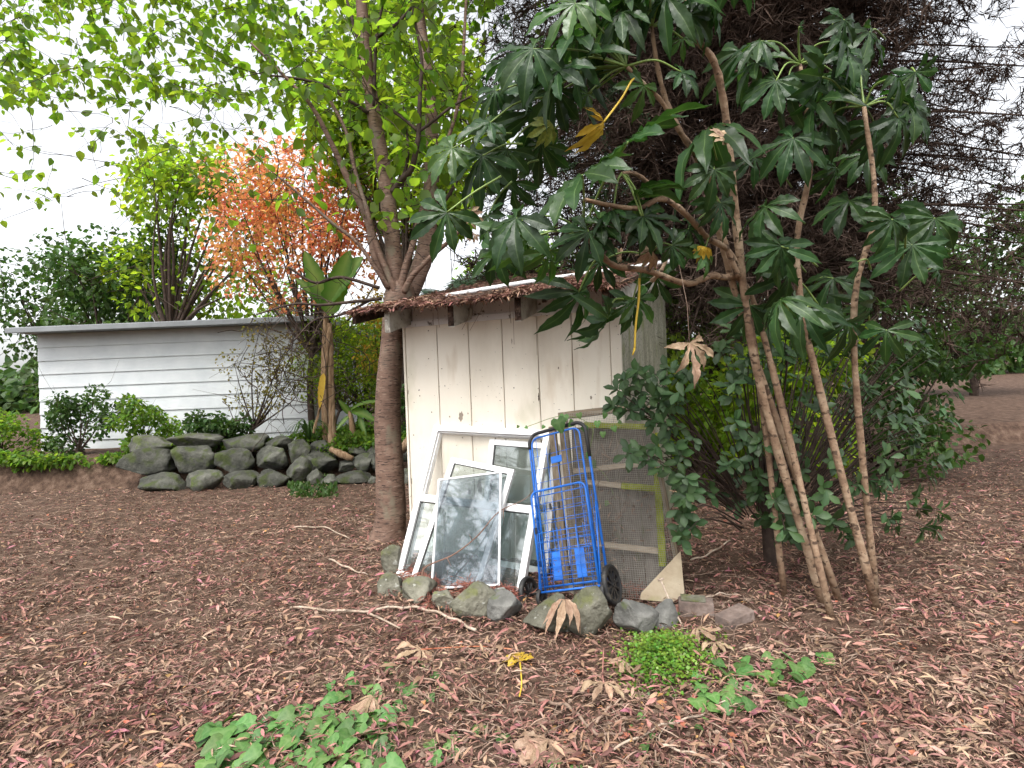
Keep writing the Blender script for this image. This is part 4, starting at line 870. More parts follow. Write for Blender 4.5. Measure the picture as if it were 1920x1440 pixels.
# conifer: brown dead sprays inside, some green outside
con = thing('conifer_tree', 'large dark conifer with dense dead brown inner twigs behind the shed', 'tree', (3.1, 8.4, .3))
b = MB(); b.tube([(0, 0, -.5), (.05, 0, 3), (0, .1, 10.5)], [.28, .22, .1], 12); 
tips = []
for i in range(420):
    z = rng.uniform(2.0, 9.0); a = rng.uniform(-3.5, .5) if i % 4 else rng.uniform(0, 6.283); L = rng.uniform(1.6, 3.9) * (1 if math.sin(a) < .5 else .7); d = np.array([math.cos(a), math.sin(a), rng.uniform(-.1, .15)])
    p0 = np.array([0, 0, z - .0]); q = smooth_path([p0, p0 + d * L * .5 + np.array([0, 0, .12]), p0 + d * L + np.array([0, 0, -.35 * L * .4])], 5); b.tube(q, np.linspace(.032, .006, 11), 5, False); tips.append(q)
for i in range(80):                                # long boughs over the shrub, out of view, added to shade its leaves
    z = rng.uniform(6.6, 9.0); a = rng.uniform(-2.5, -1.0); L = rng.uniform(4.0, 6.8); d = np.array([math.cos(a), math.sin(a), 0]); p0 = np.array([0, 0, z]); q = smooth_path([p0, p0 + d * L * .5 + np.array([0, 0, .3]), p0 + d * L + np.array([0, 0, -.25])], 8); b.tube(q, np.linspace(.05, .008, len(q)), 5, False); tips.append(q)
b.build('trunk', m_conif, con, True)
tipsA = np.concatenate([t[3:] for t in tips]); 
def sprays(n, base, length, per, sub, width, pos_noise, down):
    p0 = base[rng.integers(len(base), size=n)] + rng.normal(0, pos_noise, (n, 3)); d = rng.normal(0, 1, (n, 3)) * np.array([1, 1, .5]) + np.array([0, 0, -down]); d /= np.linalg.norm(d, axis=1, keepdims=True)
    L = length * rng.uniform(.6, 1.3, n); t = rng.random((n, per)); pos = p0[:, None] + d[:, None] * (L[:, None] * t)[..., None]
    sd = rng.normal(0, 1, (n, per, 3)) + d[:, None] * .8; Yd = sd.reshape(-1, 3); M = basis(Yd, rng.normal(0, 1, (n * per, 3)))
    ln = (sub * rng.uniform(.5, 1.4, (n, per))).reshape(-1); M = M * ln[:, None, None]; M[:, :, 0] *= (width / ln)[:, None]
    return pos.reshape(-1, 3), M, p0, d, L
strip = (np.array([(-.5, 0, 0), (.5, 0, 0), (.0, 1, -.12)]), [np.array([[0, 1, 2]])])
pos, M, p0, d, L = sprays(21000, tipsA, .42, 28, .16, .013, .26, .35)
b = MB(); b.inst(strip[0], strip[1], M, pos)
Ms = basis(d, rng.normal(0, 1, d.shape)) * L[:, None, None]; Ms[:, :, 0] *= (.008 / L)[:, None]; b.inst(strip[0], strip[1], Ms, p0)
b.build('crown', m_conif, con)
outer = np.concatenate([t[-3:] for t in tips if (t[-1][0] < -1.9 or t[-1][2] > 8.2)])
pos, M, p0, d, L = sprays(420, outer, .4, 60, .10, .012, .16, .3); b = MB(); b.inst(strip[0], strip[1], M, pos); b.build('green_sprays', m_conifg, con)

# fan palm behind the roof
palm = thing('fan_palm', 'dark fan palm with stiff spiky leaves rising behind the shed roof', 'palm', (-.75, 8.2, 0))
b = MB(); b.tube([(0, 0, -.2), (.03, 0, 1.3), (0, 0, 2.55)], [.13, .11, .12], 10, True, .06); b.build('trunk', m_banst, palm, True)
for i in range(15):
    a = i * 2.4; el = random.uniform(-.35, .75); d = np.array([math.cos(a) * math.cos(el), math.sin(a) * math.cos(el) * .8, math.sin(el)]); p0 = np.array([0, 0, 2.55]); hub = p0 + d * .5 + np.array([0, 0, -.05])
    b = MB(); b.tube([p0, (p0 + hub) / 2 + np.array([0, 0, .04]), hub], [.012, .009, .007], 5); side = nrm(np.cross(d, [0, 0, 1.])); upv = np.cross(side, d); nl = 34
    for k in range(nl):
        t = (-.5 + (k + .5) / nl) * math.radians(250); dirv = d * math.cos(t) + side * math.sin(t); L = .62 * (1 - .25 * abs(t) / 2.2) * random.uniform(.9, 1.05); e = hub + dirv * L + np.array([0, 0, -.10 * random.random()]) - upv * .05; wv = nrm(np.cross(dirv, upv)) * .016
        mid = hub + dirv * L * .55; b.add([hub - wv * .3, hub + wv * .3, mid + wv, mid - wv, e], [np.array([[0, 1, 2, 3]]), np.array([[3, 2, 4]])])
    b.build('fan_leaf', m_palm, palm)

# banana clump on the bank
def banana_leaf(base, tip, wid, nh, droop=.25):
    n = 14; f = lambda k: wid * math.sin(math.pi * min(1, k ** .7)) ** .6 * (1 + .10 * math.sin(k * 47)) + .006; t = blade(n, f, droop, .35); b = MB(); b.add(t[0], t[1], t[2]); me = b.mesh('leaf', True, True); me.materials.append(m_banana); return me, leaf_M(base, tip, nh)
ban = thing('banana_plant', 'banana plant with two upright torn green leaves beyond the stream', 'banana plant', P(618, 842, 10.2)); binv = Matrix.Translation(-Vector(ban.location))
b = MB(); b.tube(smooth_path([P(612, 845, 10.2), P(608, 700, 10.2), P(612, 585, 10.2), P(616, 555, 10.2)], 5), np.linspace(.07, .035, 16), 10); o = b.build('stem', m_banst, ban, True); o.matrix_parent_inverse = binv
for bs, tp, wd, nh, dr in (((612, 575), (572, 470), .16, (.2, -1, .4), .1), ((614, 565), (672, 478), .22, (-.3, -1, .3), .12), ((614, 590), (655, 470), .16, (.3, -1, .2), .05), ((610, 570), (560, 520), .15, (0, -1, .5), .3)):
    me, Mx = banana_leaf(P(*bs, 10.1), P(*tp, 9.8), wd, nh, dr); lo = link('leaf', me, None, ban); lo.matrix_parent_inverse = binv; lo.matrix_basis = Mx
ban = thing('banana_plant', 'short young banana plant with arching leaves beside the dark trunk', 'banana plant', P(672, 850, 10.0)); binv = Matrix.Translation(-Vector(ban.location))
b = MB(); b.tube([P(664, 850, 10), P(660, 800, 10), P(655, 770, 10)], [.06, .05, .03], 9); o = b.build('stem', m_banst, ban, True); o.matrix_parent_inverse = binv
for bs, tp, wd, nh, dr in (((655, 772), (705, 728), .10, (.1, -.5, 1), .5), ((655, 775), (638, 752), .18, (0, -1, .6), .2), ((660, 770), (698, 775), .2, (0, -.8, .8), .5), ((672, 775), (686, 820), .09, (.2, -1, .2), .2), ((655, 780), (630, 800), .12, (0, -1, .6), .3)):
    me, Mx = banana_leaf(P(*bs, 10.), P(*tp, 9.8), wd, nh, dr); lo = link('leaf', me, None, ban); lo.matrix_parent_inverse = binv; lo.matrix_basis = Mx
dead = thing('dead_stem', 'bare brown dead banana stem standing upright on the stone bank', 'dead stem', P(622, 845, 9.9)); dinv = Matrix.Translation(-Vector(dead.location))
b = MB(); q, r = path_r([pr(624, 852, 9.9, 9), pr(623, 835, 9.9, 8), pr(622, 760, 9.9, 6), pr(620, 690, 9.9, 5.5), pr(619, 640, 9.9, 5.5), pr(618, 606, 9.9, 4)], 6); b.tube(q, r, 10, True, .10); o = b.build('stem', m_banst, dead); o.matrix_parent_inverse = dinv
b = MB(); b.tube(smooth_path([P(617, 625, 9.85), P(608, 700, 9.8), P(600, 760, 9.8), P(588, 812, 9.8)], 5), np.linspace(.03, .02, 16), 6, True, .3); o = b.build('hanging_sheath', m_banst, dead); o.matrix_parent_inverse = dinv
me, Mx = banana_leaf(P(607, 700, 9.75), P(598, 765, 9.75), .09, (0, -1, .1), .05); me.materials.clear(); me.materials.append(m_faty); lo = link('yellow_leaf', me, None, dead); lo.matrix_parent_inverse = dinv; lo.matrix_basis = Mx
# strappy clump by the house
st = thing('strap_leaf_plant', 'clump of arching dark strap leaves at the house foot', 'plant', P(580, 825, 10.1)); sb = MB()
for i in range(46):
    a = rng.uniform(0, 6.283); L = rng.uniform(.35, .6); d = np.array([math.cos(a), math.sin(a) * .7, 0]); q = [np.zeros(3), d * L * .35 + [0, 0, L * .6], d * L * .8 + [0, 0, L * .55], d * L * 1.15 + [0, 0, L * .15]]; q = smooth_path(q, 3); s_ = nrm(np.cross(d, [0, 0, 1.])) * .012
    v = [];
    for k, p in enumerate(q): w_ = 1 - (k / (len(q) - 1)) ** 3; v += [p - s_ * w_, p + s_ * w_]
    sb.add(v, np.array([[2 * k, 2 * k + 1, 2 * k + 3, 2 * k + 2] for k in range(len(q) - 1)]))
sb.build('foliage', m_green2, st)
# driftwood log by the bank
b = MB(); q, r = path_r([pr(620, 842, 9.6, 5), pr(640, 852, 9.5, 7), pr(662, 860, 9.5, 5)], 5); b.tube(q, r, 9, True, .1); tag(b.build('log', m_banst, smooth=True), 'weathered log lying on the stone bank', 'log')
b = MB(); q, r = path_r([pr(740, 850, 9.3, 7), pr(758, 838, 9.3, 9), pr(772, 815, 9.3, 8), pr(780, 770, 9.3, 6)], 5); b.tube(q, r, 9, True, .1); tag(b.build('stump', m_banst, smooth=True), 'brown gnarled stump showing between the trunk and the shed', 'stump')
# tangled bare vines in front of the house
b = MB()
for i in range(70):
    p = P(random.uniform(470, 650), random.uniform(560, 800), random.uniform(9.7, 10.4)); d = nrm(rng.normal(0, 1, 3) * [1, .3, 1]); q = [p]
    for k in range(7): d = nrm(d + rng.normal(0, .45, 3) * [1, .3, 1]); q.append(q[-1] + d * random.uniform(.08, .2))
    b.tube(smooth_path(q, 2), random.uniform(.003, .009), 4, False)
tag(b.build('vine_tangle', m_twigdk), 'tangle of bare brown vines before the weatherboard house', 'vines', kind='stuff')

# weatherboard house at the far edge
hx1 = P(586, 760, 11.6)[0]; house = thing('house', 'pale grey weatherboard house corner beyond the stream', 'house', (hx1, 11.6, .3))
for k in range(9): bm_ = MB(); z = k * .27; bm_.add([(-5.5, .0, z), (0, .0, z), (0, .025, z + .275), (-5.5, .025, z + .275), (-5.5, .06, z), (0, .06, z), (0, .06, z + .275), (-5.5, .06, z + .275)], np.array([[0, 1, 2, 3], [4, 7, 6, 5], [0, 4, 5, 1], [3, 2, 6, 7], [1, 5, 6, 2], [0, 3, 7, 4]])); bm_.build('weatherboard', m_house, house)
bevel_box('side_wall', -.06, -.005, .065, 4.0, 0, 2.43, m_house, house, 0); bevel_box('corner_post', -.03, .025, -.03, .064, 0, 2.43, m_house, house, .004); bevel_box('roof', -5.7, .35, -.4, 4.3, 2.44, 2.54, m_hroof, house, .01); bevel_box('gutter', -5.7, .36, -.50, -.405, 2.42, 2.52, m_hroof, house, .01)

# ================================================================== FATSIA (large palmate leaves hanging before the shed)
fat = thing('fatsia_shrub', 'tall shrub with big glossy palmate leaves arching over the shed roof', 'shrub', (1.75, 3.3, 0)); finv = Matrix.Translation(-Vector(fat.location))
def fpart(name, o): o.matrix_parent_inverse = finv; return o
B0 = np.array([1.75, 3.3, -.05])
def fstem(pts, r0, r1, start=None):
    q = ([*start] if start is not None else []) + [P(*p) for p in pts]; q = smooth_path(q, 6); b = MB(); n = len(q)
    rr = np.linspace(r0, r1, n) * (1 + .10 * np.sin(np.arange(n) * 2.1)); b.tube(q, rr, 9, True, .04); fpart('stem', b.build('stem', m_fstem, fat, True)); return q
fstem([(1420, 700, 3.2), (1372, 330, 3.0), (1359, 205, 2.9), (1338, 115, 2.8), (1300, 66, 2.75), (1288, 20, 2.7), (1283, -40, 2.7)], .024, .012, [B0])
fstem([(1400, 620, 3.2), (1320, 330, 2.95), (1274, 245, 2.8), (1246, 180, 2.75), (1230, 110, 2.7), (1222, 50, 2.68)], .02, .0085, [B0 + [.14, .10, 0]])
fstem([(1276, 250, 2.8), (1240, 190, 2.7), (1210, 160, 2.65), (1176, 126, 2.6)], .011, .009)
fstem([(1400, 560, 3.15), (1320, 440, 2.85), (1250, 375, 2.6), (1200, 390, 2.52), (1150, 386, 2.48), (1095, 374, 2.45)], .018, .008, [B0 + [-.16, .16, 0]])
fstem([(1420, 590, 3.2), (1349, 519, 3.0), (1290, 532, 2.9), (1215, 508, 2.8), (1154, 499, 2.72), (1126, 475, 2.68), (1096, 436, 2.62)], .019, .012, [B0 + [-.05, -.16, 0]])
fstem([(1227, 352, 2.6), (1192, 326, 2.55), (1166, 325, 2.52)], .010, .008)
fstem([(1215, 508, 2.8), (1222, 492, 2.78), (1216, 478, 2.76)], .014, .011); fstem([(1221, 528, 2.85), (1238, 510, 2.85), (1252, 482, 2.85)], .012, .008)
fstem([(1385, 520, 3.05), (1362, 463, 3.0), (1353, 420, 2.98), (1344, 385, 2.95), (1330, 330, 2.9)], .016, .009)
fstem([(1500, 560, 3.1), (1520, 300, 3.0), (1500, 120, 2.9)], .022, .01, [B0 + [.26, -.06, 0]]); fstem([(1600, 620, 3.1), (1640, 400, 2.9), (1620, 200, 2.8)], .02, .01, [B0 + [.36, .12, 0]])
FM = [f.mesh('leaf', True, True) for f in FATS]
for me in FM: me.materials.append(m_fat)
FML = [f.mesh('leaf', True, True) for f in FATS[:3]]
for me in FML: me.materials.append(m_fatl)
FMY = FATSYOUNG.mesh('leaf', True, True); FMY.materials.append(m_fatl)
m_fatyg = mat('fatsia_leaf_yellowing', [(.3, (.10, .15, .03)), (.6, (.24, .27, .05)), (.8, (.40, .36, .06))], 9, rough=.45, spec=.35, bump=.1, trans=.35)
FYG = fatsia(43, .5, .2, .15, 6, 1., .6).mesh('leaf', True, True); FYG.materials.append(m_fatyg)
FDRY = [f.mesh('leaf', True, True) for f in FATSDRY]
for me in FDRY: me.materials.append(m_fatd)
FYEL = [f.mesh('leaf', True, True) for f in (FATSDRY[2], FATSDRY[1], fatsia(41, .6, .2, .2, 4, .9, .28))]
for me in FYEL: me.materials.append(m_faty)
def fleaf(base, tip, d, nh=(0, -.6, .8), dd=0., me=None, node=None, pm=None, name='leaf', sc=None):
    a = P(*base, d); t = P(*tip, d + dd); nh = np.asarray(nh, float) + rng.normal(0, .34, 3); sc = sc or (np.linalg.norm(t - a) * 1.06 if 'leaf' == name else None); lo = link(name, me if me is not None else random.choice(FM), None, fat); fpart(name, lo); lo.matrix_basis = leaf_M(a, t, nh, sc)
    if node is not None:
        n_ = P(*node); b = MB(); mid = (a + n_) / 2 + np.array([0, 0, .03]) + rng.normal(0, .01, 3); b.tube(smooth_path([n_, mid, a], 6), np.linspace(.0055, .0038, 13), 6); fpart('petiole', b.build('petiole', pm or m_petiole, fat, True))
NA, NB, NC, ND, NE_ = (1174, 124, 2.6), (1222, 50, 2.68), (1094, 434, 2.62), (1166, 325, 2.52), (1216, 478, 2.76)
UPN, FRN, SDN = (0, -.35, 1), (0, -.9, .45), (.6, -.7, .4)
# cluster A
fleaf((1168, 22), (1105, 76), 2.55, UPN, 0, None, NA); fleaf((1078, 6), (992, 62), 2.5, (.2, -.8, .6), 0, FML[0], NA); fleaf((1000, 92), (905, 140), 2.5, FRN, 0, None, NA)
fleaf((1046, 132), (985, 205), 2.5, FRN, 0, None, NA); fleaf((1082, 76), (985, 112), 2.55, UPN, .1, None, NA); fleaf((1105, 112), (1040, 175), 2.6, UPN, 0, None, NA)
fleaf((1040, 165), (975, 245), 2.7, SDN, .1, None, NA); fleaf((1130, 60), (1060, 95), 2.75, UPN, .2, None, NA); fleaf((1277, 135), (1322, 165), 2.6, FRN, 0, FM[0], NA)
fleaf((1207, 160), (1186, 214), 2.62, FRN, 0, FMY, NA); fleaf((1102, 176), (1082, 195), 2.6, FRN, 0, FMY, NA)
# cluster B
fleaf((1180, 5), (1120, 40), 2.6, UPN, .1, None, NB); fleaf((1250, -5), (1230, 60), 2.6, UPN, -.1, None, NB); fleaf((1293, 28), (1338, 70), 2.65, FRN, 0, FM[0], NB); fleaf((1280, 72), (1268, 105), 2.65, FRN, 0, FMY, NB)
fleaf((1225, -30), (1170, -10), 2.6, UPN, 0, None, NB); fleaf((1320, 0), (1360, 60), 2.7, UPN, 0, None, NB); fleaf((1120, -20), (1060, 30), 2.55, UPN, .1, None, NB)
# left-hand leaves reaching over the roof
fleaf((919, 230), (850, 246), 2.7, (.1, -.9, .35), 0, FM[2], (1040, 180, 2.75)); fleaf((957, 108), (893, 130), 2.7, UPN, 0, None, (1040, 130, 2.7)); fleaf((848, 278), (793, 326), 2.8, FRN, 0, FML[2], (960, 250, 2.8))
fleaf((905, 292), (866, 372), 2.8, SDN, 0, None, (980, 270, 2.8)); fleaf((838, 398), (786, 468), 2.75, (.3, -.8, .4), 0, FM[0], (940, 330, 2.75)); fleaf((915, 405), (903, 468), 2.85, FRN, 0, None, (960, 340, 2.8))
fleaf((950, 280), (905, 345), 2.85, SDN, 0, None, (1010, 230, 2.8)); fleaf((962, 340), (925, 400), 2.9, FRN, .1, None, (1010, 300, 2.9)); fleaf((1000, 210), (955, 300), 2.9, SDN, 0, None, NA); fleaf((930, 170), (880, 200), 2.9, FRN, 0, None, NA)
fleaf((1015, 270), (985, 345), 2.95, (.4, -.8, .3), .1, None, NA); fleaf((985, 150), (930, 200), 2.95, FRN, 0, None, NA)
# cluster C : pale glossy leaves and their neighbours
fleaf((1178, 266), (1252, 196), 2.3, (-.25, -.35, 1), .28, FM[2], NC, sc=.34); fleaf((1092, 328), (1048, 372), 2.3, (-.3, -.3, 1), -.12, FM[2], NC, sc=.30); fleaf((968, 410), (888, 484), 2.4, (-.3, -.5, .9), 0, FM[1], NC)
fleaf((1103, 434), (1066, 500), 2.5, (.2, -.7, .8), -.05, FM[0], NC); fleaf((1126, 420), (1190, 392), 2.52, (.1, -.5, .9), .05, FM[2], NC); fleaf((1204, 409), (1228, 470), 2.5, (.1, -.7, .7), 0, FM[0], ND)
fleaf((1206, 405), (1285, 425), 2.5, (.0, -.6, .8), 0, FM[2], ND); fleaf((1260, 460), (1300, 490), 2.6, FRN, 0, FM[0], NE_); fleaf((1150, 395), (1100, 420), 2.5, UPN, 0, None, ND); fleaf((1190, 372), (1255, 360), 2.55, UPN, .1, None, ND)
fleaf((930, 470), (926, 545), 2.65, FRN, 0, FM[1], NC); fleaf((985, 450), (960, 540), 2.6, SDN, 0, FML[1], NC); fleaf((1030, 470), (995, 535), 2.62, SDN, 0, FML[1], NC)
fleaf((1085, 548), (1078, 630), 2.75, (.1, -.95, .25), 0, FM[3], (1128, 478, 2.7), m_petiole); fleaf((1126, 490), (1140, 550), 2.75, FRN, 0, FM[1], NE_); fleaf((1138, 597), (1096, 676), 2.8, (.95, -.2, .2), 0, FM[1], (1170, 560, 2.85))
fleaf((1185, 566), (1172, 628), 2.85, (.1, -.9, .3), 0, FM[4], NE_); fleaf((1195, 560), (1222, 610), 2.85, FRN, 0, FMY, NE_); fleaf((1230, 520), (1240, 575), 2.95, FRN, .05, None, NE_)
# right edge
fleaf((1339, 317), (1318, 384), 2.6, (-.1, -.8, .5), 0, FM[0], (1335, 335, 2.9)); fleaf((1332, 244), (1218, 296), 2.75, (.3, -.25, 1), 0, FM[3], (1344, 300, 2.9)); fleaf((1320, 470), (1338, 515), 2.8, FRN, 0, FML[0], (1353, 420, 2.98)); fleaf((1350, 380), (1372, 440), 2.7, FRN, 0, None, (1344, 385, 2.95)); fleaf((1290, 430), (1330, 470), 2.8, FRN, 0, None, (1344, 390, 2.95))
for i in range(34):                                # the rest of the shrub, fuller to the side
    bx, by = random.uniform(1375, 1760), random.uniform(20, 620); dx, dy = random.uniform(-60, 60), random.uniform(20, 80); d = random.uniform(2.7, 3.4)
    fleaf((bx, by), (bx + dx, by + dy), d, (random.uniform(-.4, .4), -.6, .8), 0, None, (bx + random.uniform(-60, 60) + (1550 - bx) * .3, by + random.uniform(10, 60), d + .15))
for nd in ((1500, 120, 2.9), (1620, 200, 2.8), (1283, -40, 2.7)):
    for k in range(8):
        a = k * .785 + random.uniform(-.3, .3); rx_, ry_ = 85 * math.cos(a), 55 * math.sin(a) - 15; d = nd[2] + random.uniform(-.25, .2); fleaf((nd[0] + rx_, nd[1] + ry_), (nd[0] + rx_ * 1.75, nd[1] + ry_ * 1.5 + 50), d, (random.gauss(0, .3), -.5, .9), 0, None, nd)
# yellow, yellowing and dry leaves still hanging on
fleaf((1132, 228), (1108, 284), 2.55, (.5, -.8, .1), 0, FYEL[2], None, name='yellow_leaf', sc=.15); fleaf((1130, 230), (1128, 198), 2.55, (.9, -.3, .1), 0, FYEL[2], None, name='yellow_leaf', sc=.08)
b = MB(); b.tube(smooth_path([P(1192, 147, 2.62), P(1184, 152, 2.6), P(1165, 185, 2.58), P(1132, 229, 2.55)], 6), .0048, 7); fpart('yellow_petiole', b.build('yellow_petiole', m_pety, fat, True))
b = MB(); b.tube(smooth_path([P(1199, 522, 2.8), P(1198, 560, 2.8), P(1192, 610, 2.8), P(1190, 655, 2.8)], 6), .0055, 7); b.tube([P(1190, 653, 2.8), P(1186, 666, 2.8)], [.007, .003], 6); fpart('yellow_petiole', b.build('yellow_petiole', m_pety, fat, True))
fleaf((1036, 233), (1000, 262), 2.6, (.1, -.8, .4), 0, FYG, None, name='yellowing_leaf', sc=.12); fleaf((1318, 462), (1312, 486), 2.75, FRN, 0, FYEL[0], None, name='yellow_leaf', sc=.07)
fleaf((1293, 643), (1322, 716), 2.7, (.1, -1, .1), 0, FDRY[0], None, name='dry_leaf', sc=.20); b = MB(); b.tube([P(1270, 480, 2.72), P(1288, 570, 2.72), P(1293, 645, 2.7)], .002, 5); fpart('dry_petiole', b.build('dry_petiole', m_twig, fat, True))
fleaf((1362, 262), (1340, 245), 2.6, FRN, 0, FDRY[1], None, name='dry_leaf', sc=.09); fleaf((1222, 470), (1196, 496), 2.7, FRN, 0, FDRY[2], None, name='dry_leaf', sc=.09); fleaf((880, 398), (905, 415), 2.85, FRN, 0, FDRY[3], None, name='dry_leaf', sc=.09); fleaf((1165, 480), (1140, 478), 2.78, FRN, 0, FDRY[1], None, name='dry_leaf', sc=.06)
fleaf((890, 438), (878, 455), 2.85, FRN, 0, FDRY[1], None, name='dry_leaf', sc=.05)

# ================================================================== DARK BUSH (rosettes of small oblong leaves)
bush = thing('broadleaf_bush', 'dense bush of small dark glossy oblong leaves overhanging the wire panel', 'bush', (1.7, 3.9, 0)); uinv = Matrix.Translation(-Vector(bush.location))
ros = []
for i in range(62):
    px, py = random.uniform(1262, 1430), random.uniform(600, 950)
    if px < 1262 + (py - 760) * .0 and py > 900: continue
    lim = 1235 if 700 < py < 900 else (1300 if py < 680 else 1265)
    if px < lim or (px < 1348 and 630 < py < 890 and random.random() < .88): continue
    ros.append((px, py, random.uniform(3.15, 3.75)))
for a in ((1168, 712), (1190, 700), (1205, 716), (1228, 700), (1155, 730), (1180, 738), (1215, 742), (1150, 760), (1175, 765), (1205, 765), (1235, 725), (1240, 755), (1245, 790), (1222, 785), (1255, 830), (1232, 838), (1195, 845), (1180, 850), (1215, 862), (1238, 870), (1260, 800), (1262, 880), (1270, 700), (1275, 740), (1285, 930), (1280, 990), (1292, 985), (1278, 960), (1296, 920), (1250, 690), (1300, 680), (1275, 1010)): ros.append((*a, 3.25 + random.uniform(-.1, .12)))
for i in range(130): ros.append((random.uniform(1430, 1780), random.uniform(560, 1010), random.uniform(3.2, 4.2)))
bb = MB(); BP, BY, BN = [], [], []
for (px, py, d) in ros:
    c = P(px, py, d); root = np.array([1.7, 3.9, .0]); ax_ = nrm(c - np.array([1.75, 4.1, .7]) + rng.normal(0, .12, 3) + [0, -.2, .0])
    mid = (c + root) / 2 + np.array([0, 0, .28]); q = smooth_path([root + (mid - root) * .7, mid + (c - mid) * .4 + rng.normal(0, .03, 3), c], 4); bb.tube(q, np.linspace(.006, .0022, len(q)), 4, False)
    s1 = nrm(np.cross(ax_, [0.1, .2, 1.])); s2_ = np.cross(ax_, s1); nl = random.randint(6, 10)
    for k in range(nl):
        a = k * 2.4 + random.random() * .4; el = random.uniform(.1, .75); y_ = (s1 * math.cos(a) + s2_ * math.sin(a)) * math.cos(el) + ax_ * math.sin(el) + np.array([0, 0, -.15]); BP.append(c + rng.normal(0, .012, 3) - ax_ * random.random() * .03); BY.append(y_); BN.append(ax_ + np.array([0, -.2, .5]) + rng.normal(0, .2, 3))
BP, BY, BN = np.array(BP), np.array(BY), np.array(BN); MX = basis(BY, BN) * rng.uniform(.062, .10, len(BP))[:, None, None]
o = bb.build('branches', m_twigdk, bush); o.matrix_parent_inverse = uinv; o['kind'] = 'stuff'
b = MB(); b.tube(smooth_path([(1.75, 4.0, -.1), (1.7, 3.95, .5), (1.62, 3.85, 1.0)], 5), np.linspace(.05, .025, 11), 8); o = b.build('trunk', m_twigdk, bush, True); o.matrix_parent_inverse = uinv
s2, dep = proj(BP); vis = (s2[:, 0] < 1362) & (s2[:, 1] < 1060); order = np.argsort(np.where(vis, dep, 1e9))[:300]; me = tmesh('leaf', LEAF_OBL, m_green3)
for i in order:
    lo = link('leaf', me, None, bush); lo.matrix_parent_inverse = uinv; lo.matrix_basis = frame(BP[i], MX[i][:, 0], MX[i][:, 1], MX[i][:, 2])
rest = np.setdiff1d(np.arange(len(BP)), order); b = MB(); b.inst(LEAF_OBL[0], LEAF_OBL[1], MX[rest], BP[rest], LEAF_OBL[2]); o = b.build('crown', m_green3, bush, True, True); o.matrix_parent_inverse = uinv; o['kind'] = 'stuff'

# ================================================================== IVY, SEEDLINGS, GROUND COVER
ME_IVY = tmesh('leaf', LEAF_IVY, m_ivy)
def ivy(name, label, cat, spots, hrange, group=None):
    """spots = (px, py, size_m): leaves on short stalks above the soil at those places"""
    c0 = G(*np.mean([s_[:2] for s_ in spots], axis=0)); t = thing(name, label, cat, c0, group); inv = Matrix.Translation(-Vector(t.location)); st_ = MB()
    for (px, py, s_) in spots:
        g = G(px, py); h = random.uniform(*hrange); g = P(px, py, g[1] - h * .9); fl = float(gz(g[0], g[1])); a = random.uniform(0, 6.283)
        g[2] = max(g[2], fl + .012); yd = np.array([math.cos(a), math.sin(a) - .6, -.25]); lo = link('leaf', ME_IVY, None, t); lo.matrix_parent_inverse = inv
        lo.matrix_basis = leaf_M(g, g + yd, np.array([random.gauss(0, .3), -.45 + random.gauss(0, .25), 1]), s_ * 1.05)
        st_.tube([(g[0] + random.gauss(0, .02), g[1] + .02, fl - .01), (g[0], g[1] + .01, (g[2] + fl) / 2), g], .0016, 4, False)
    o = st_.build('stalks', m_petiole, t); o.matrix_parent_inverse = inv; o['kind'] = 'stuff'; return t
sp = []
for i in range(125):
    px, py = random.uniform(540, 735), random.uniform(1325, 1475)
    if py < 1440 - (735 - px) * .95 - 0 and px < 700 and py < 1345: continue
    if px > 700 and py < 1360: continue
    sp.append((px, py, random.uniform(.05, .082)))
sp += [(616, 1296, .05), (622, 1315, .055), (620, 1280, .04), (655, 1275, .045), (662, 1265, .04), (690, 1285, .05), (700, 1292, .05), (735, 1262, .045), (728, 1248, .04), (745, 1298, .07), (772, 1295, .08), (780, 1300, .075), (755, 1330, .06), (740, 1360, .055), (762, 1350, .05), (730, 1352, .05), (718, 1360, .05), (645, 1300, .05), (650, 1282, .04)]
for i in range(16): sp.append((random.uniform(575, 735), random.uniform(1285, 1350), random.uniform(.045, .075)))
for i in range(70): sp.append((random.uniform(380, 545), random.uniform(1330, 1470), random.uniform(.05, .085)))
ivy('ivy_patch', 'thick patch of green heart-shaped ivy leaves creeping over the litter', 'ivy', sp, (.015, .10))
SG = 'single ivy leaves poking through the litter'
for lab, spots in (('pair of ivy leaves beside the curled dry leaf on the litter', [(790, 1250, .05), (792, 1235, .035)]), ('lone small ivy leaf above the orange conifer sprig', [(812, 1268, .04), (824, 1293, .04), (805, 1312, .045)]), ('single upright ivy leaf on bare litter', [(862, 1333, .05)]), ('ivy leaf sprouting from the trailing brown stem', [(900, 1362, .055)]), ('round ivy leaf at the end of the trailing stem', [(943, 1376, .06)]),
                   ('bright lime green seedling cluster in the litter', [(805, 1395, .05), (838, 1392, .045), (825, 1420, .05), (845, 1380, .045), (815, 1415, .045), (850, 1410, .04)]), ('few small leaves creeping near the pale sticks', [(1258, 1352, .035), (1205, 1340, .03), (1208, 1395, .045), (1190, 1370, .03), (1225, 1375, .03), (1320, 1350, .03), (1305, 1360, .03), (1300, 1395, .025)]), ('ivy leaf overlapping the large dry palmate leaf', [(1040, 1425, .045), (975, 1405, .035), (1080, 1436, .04)])):
    ivy('ivy_sprig', lab, 'ivy', spots, (.01, .05), SG)
sp = [(random.uniform(1305, 1372), random.uniform(1235, 1330), random.uniform(.045, .075)) for _ in range(16)] + [(random.uniform(1372, 1560), random.uniform(1220, 1330), random.uniform(.045, .075)) for _ in range(28)]
ivy('ivy_clump', 'broad leaved green clump growing behind the tiny leaved ground cover', 'ivy', sp, (.02, .09))
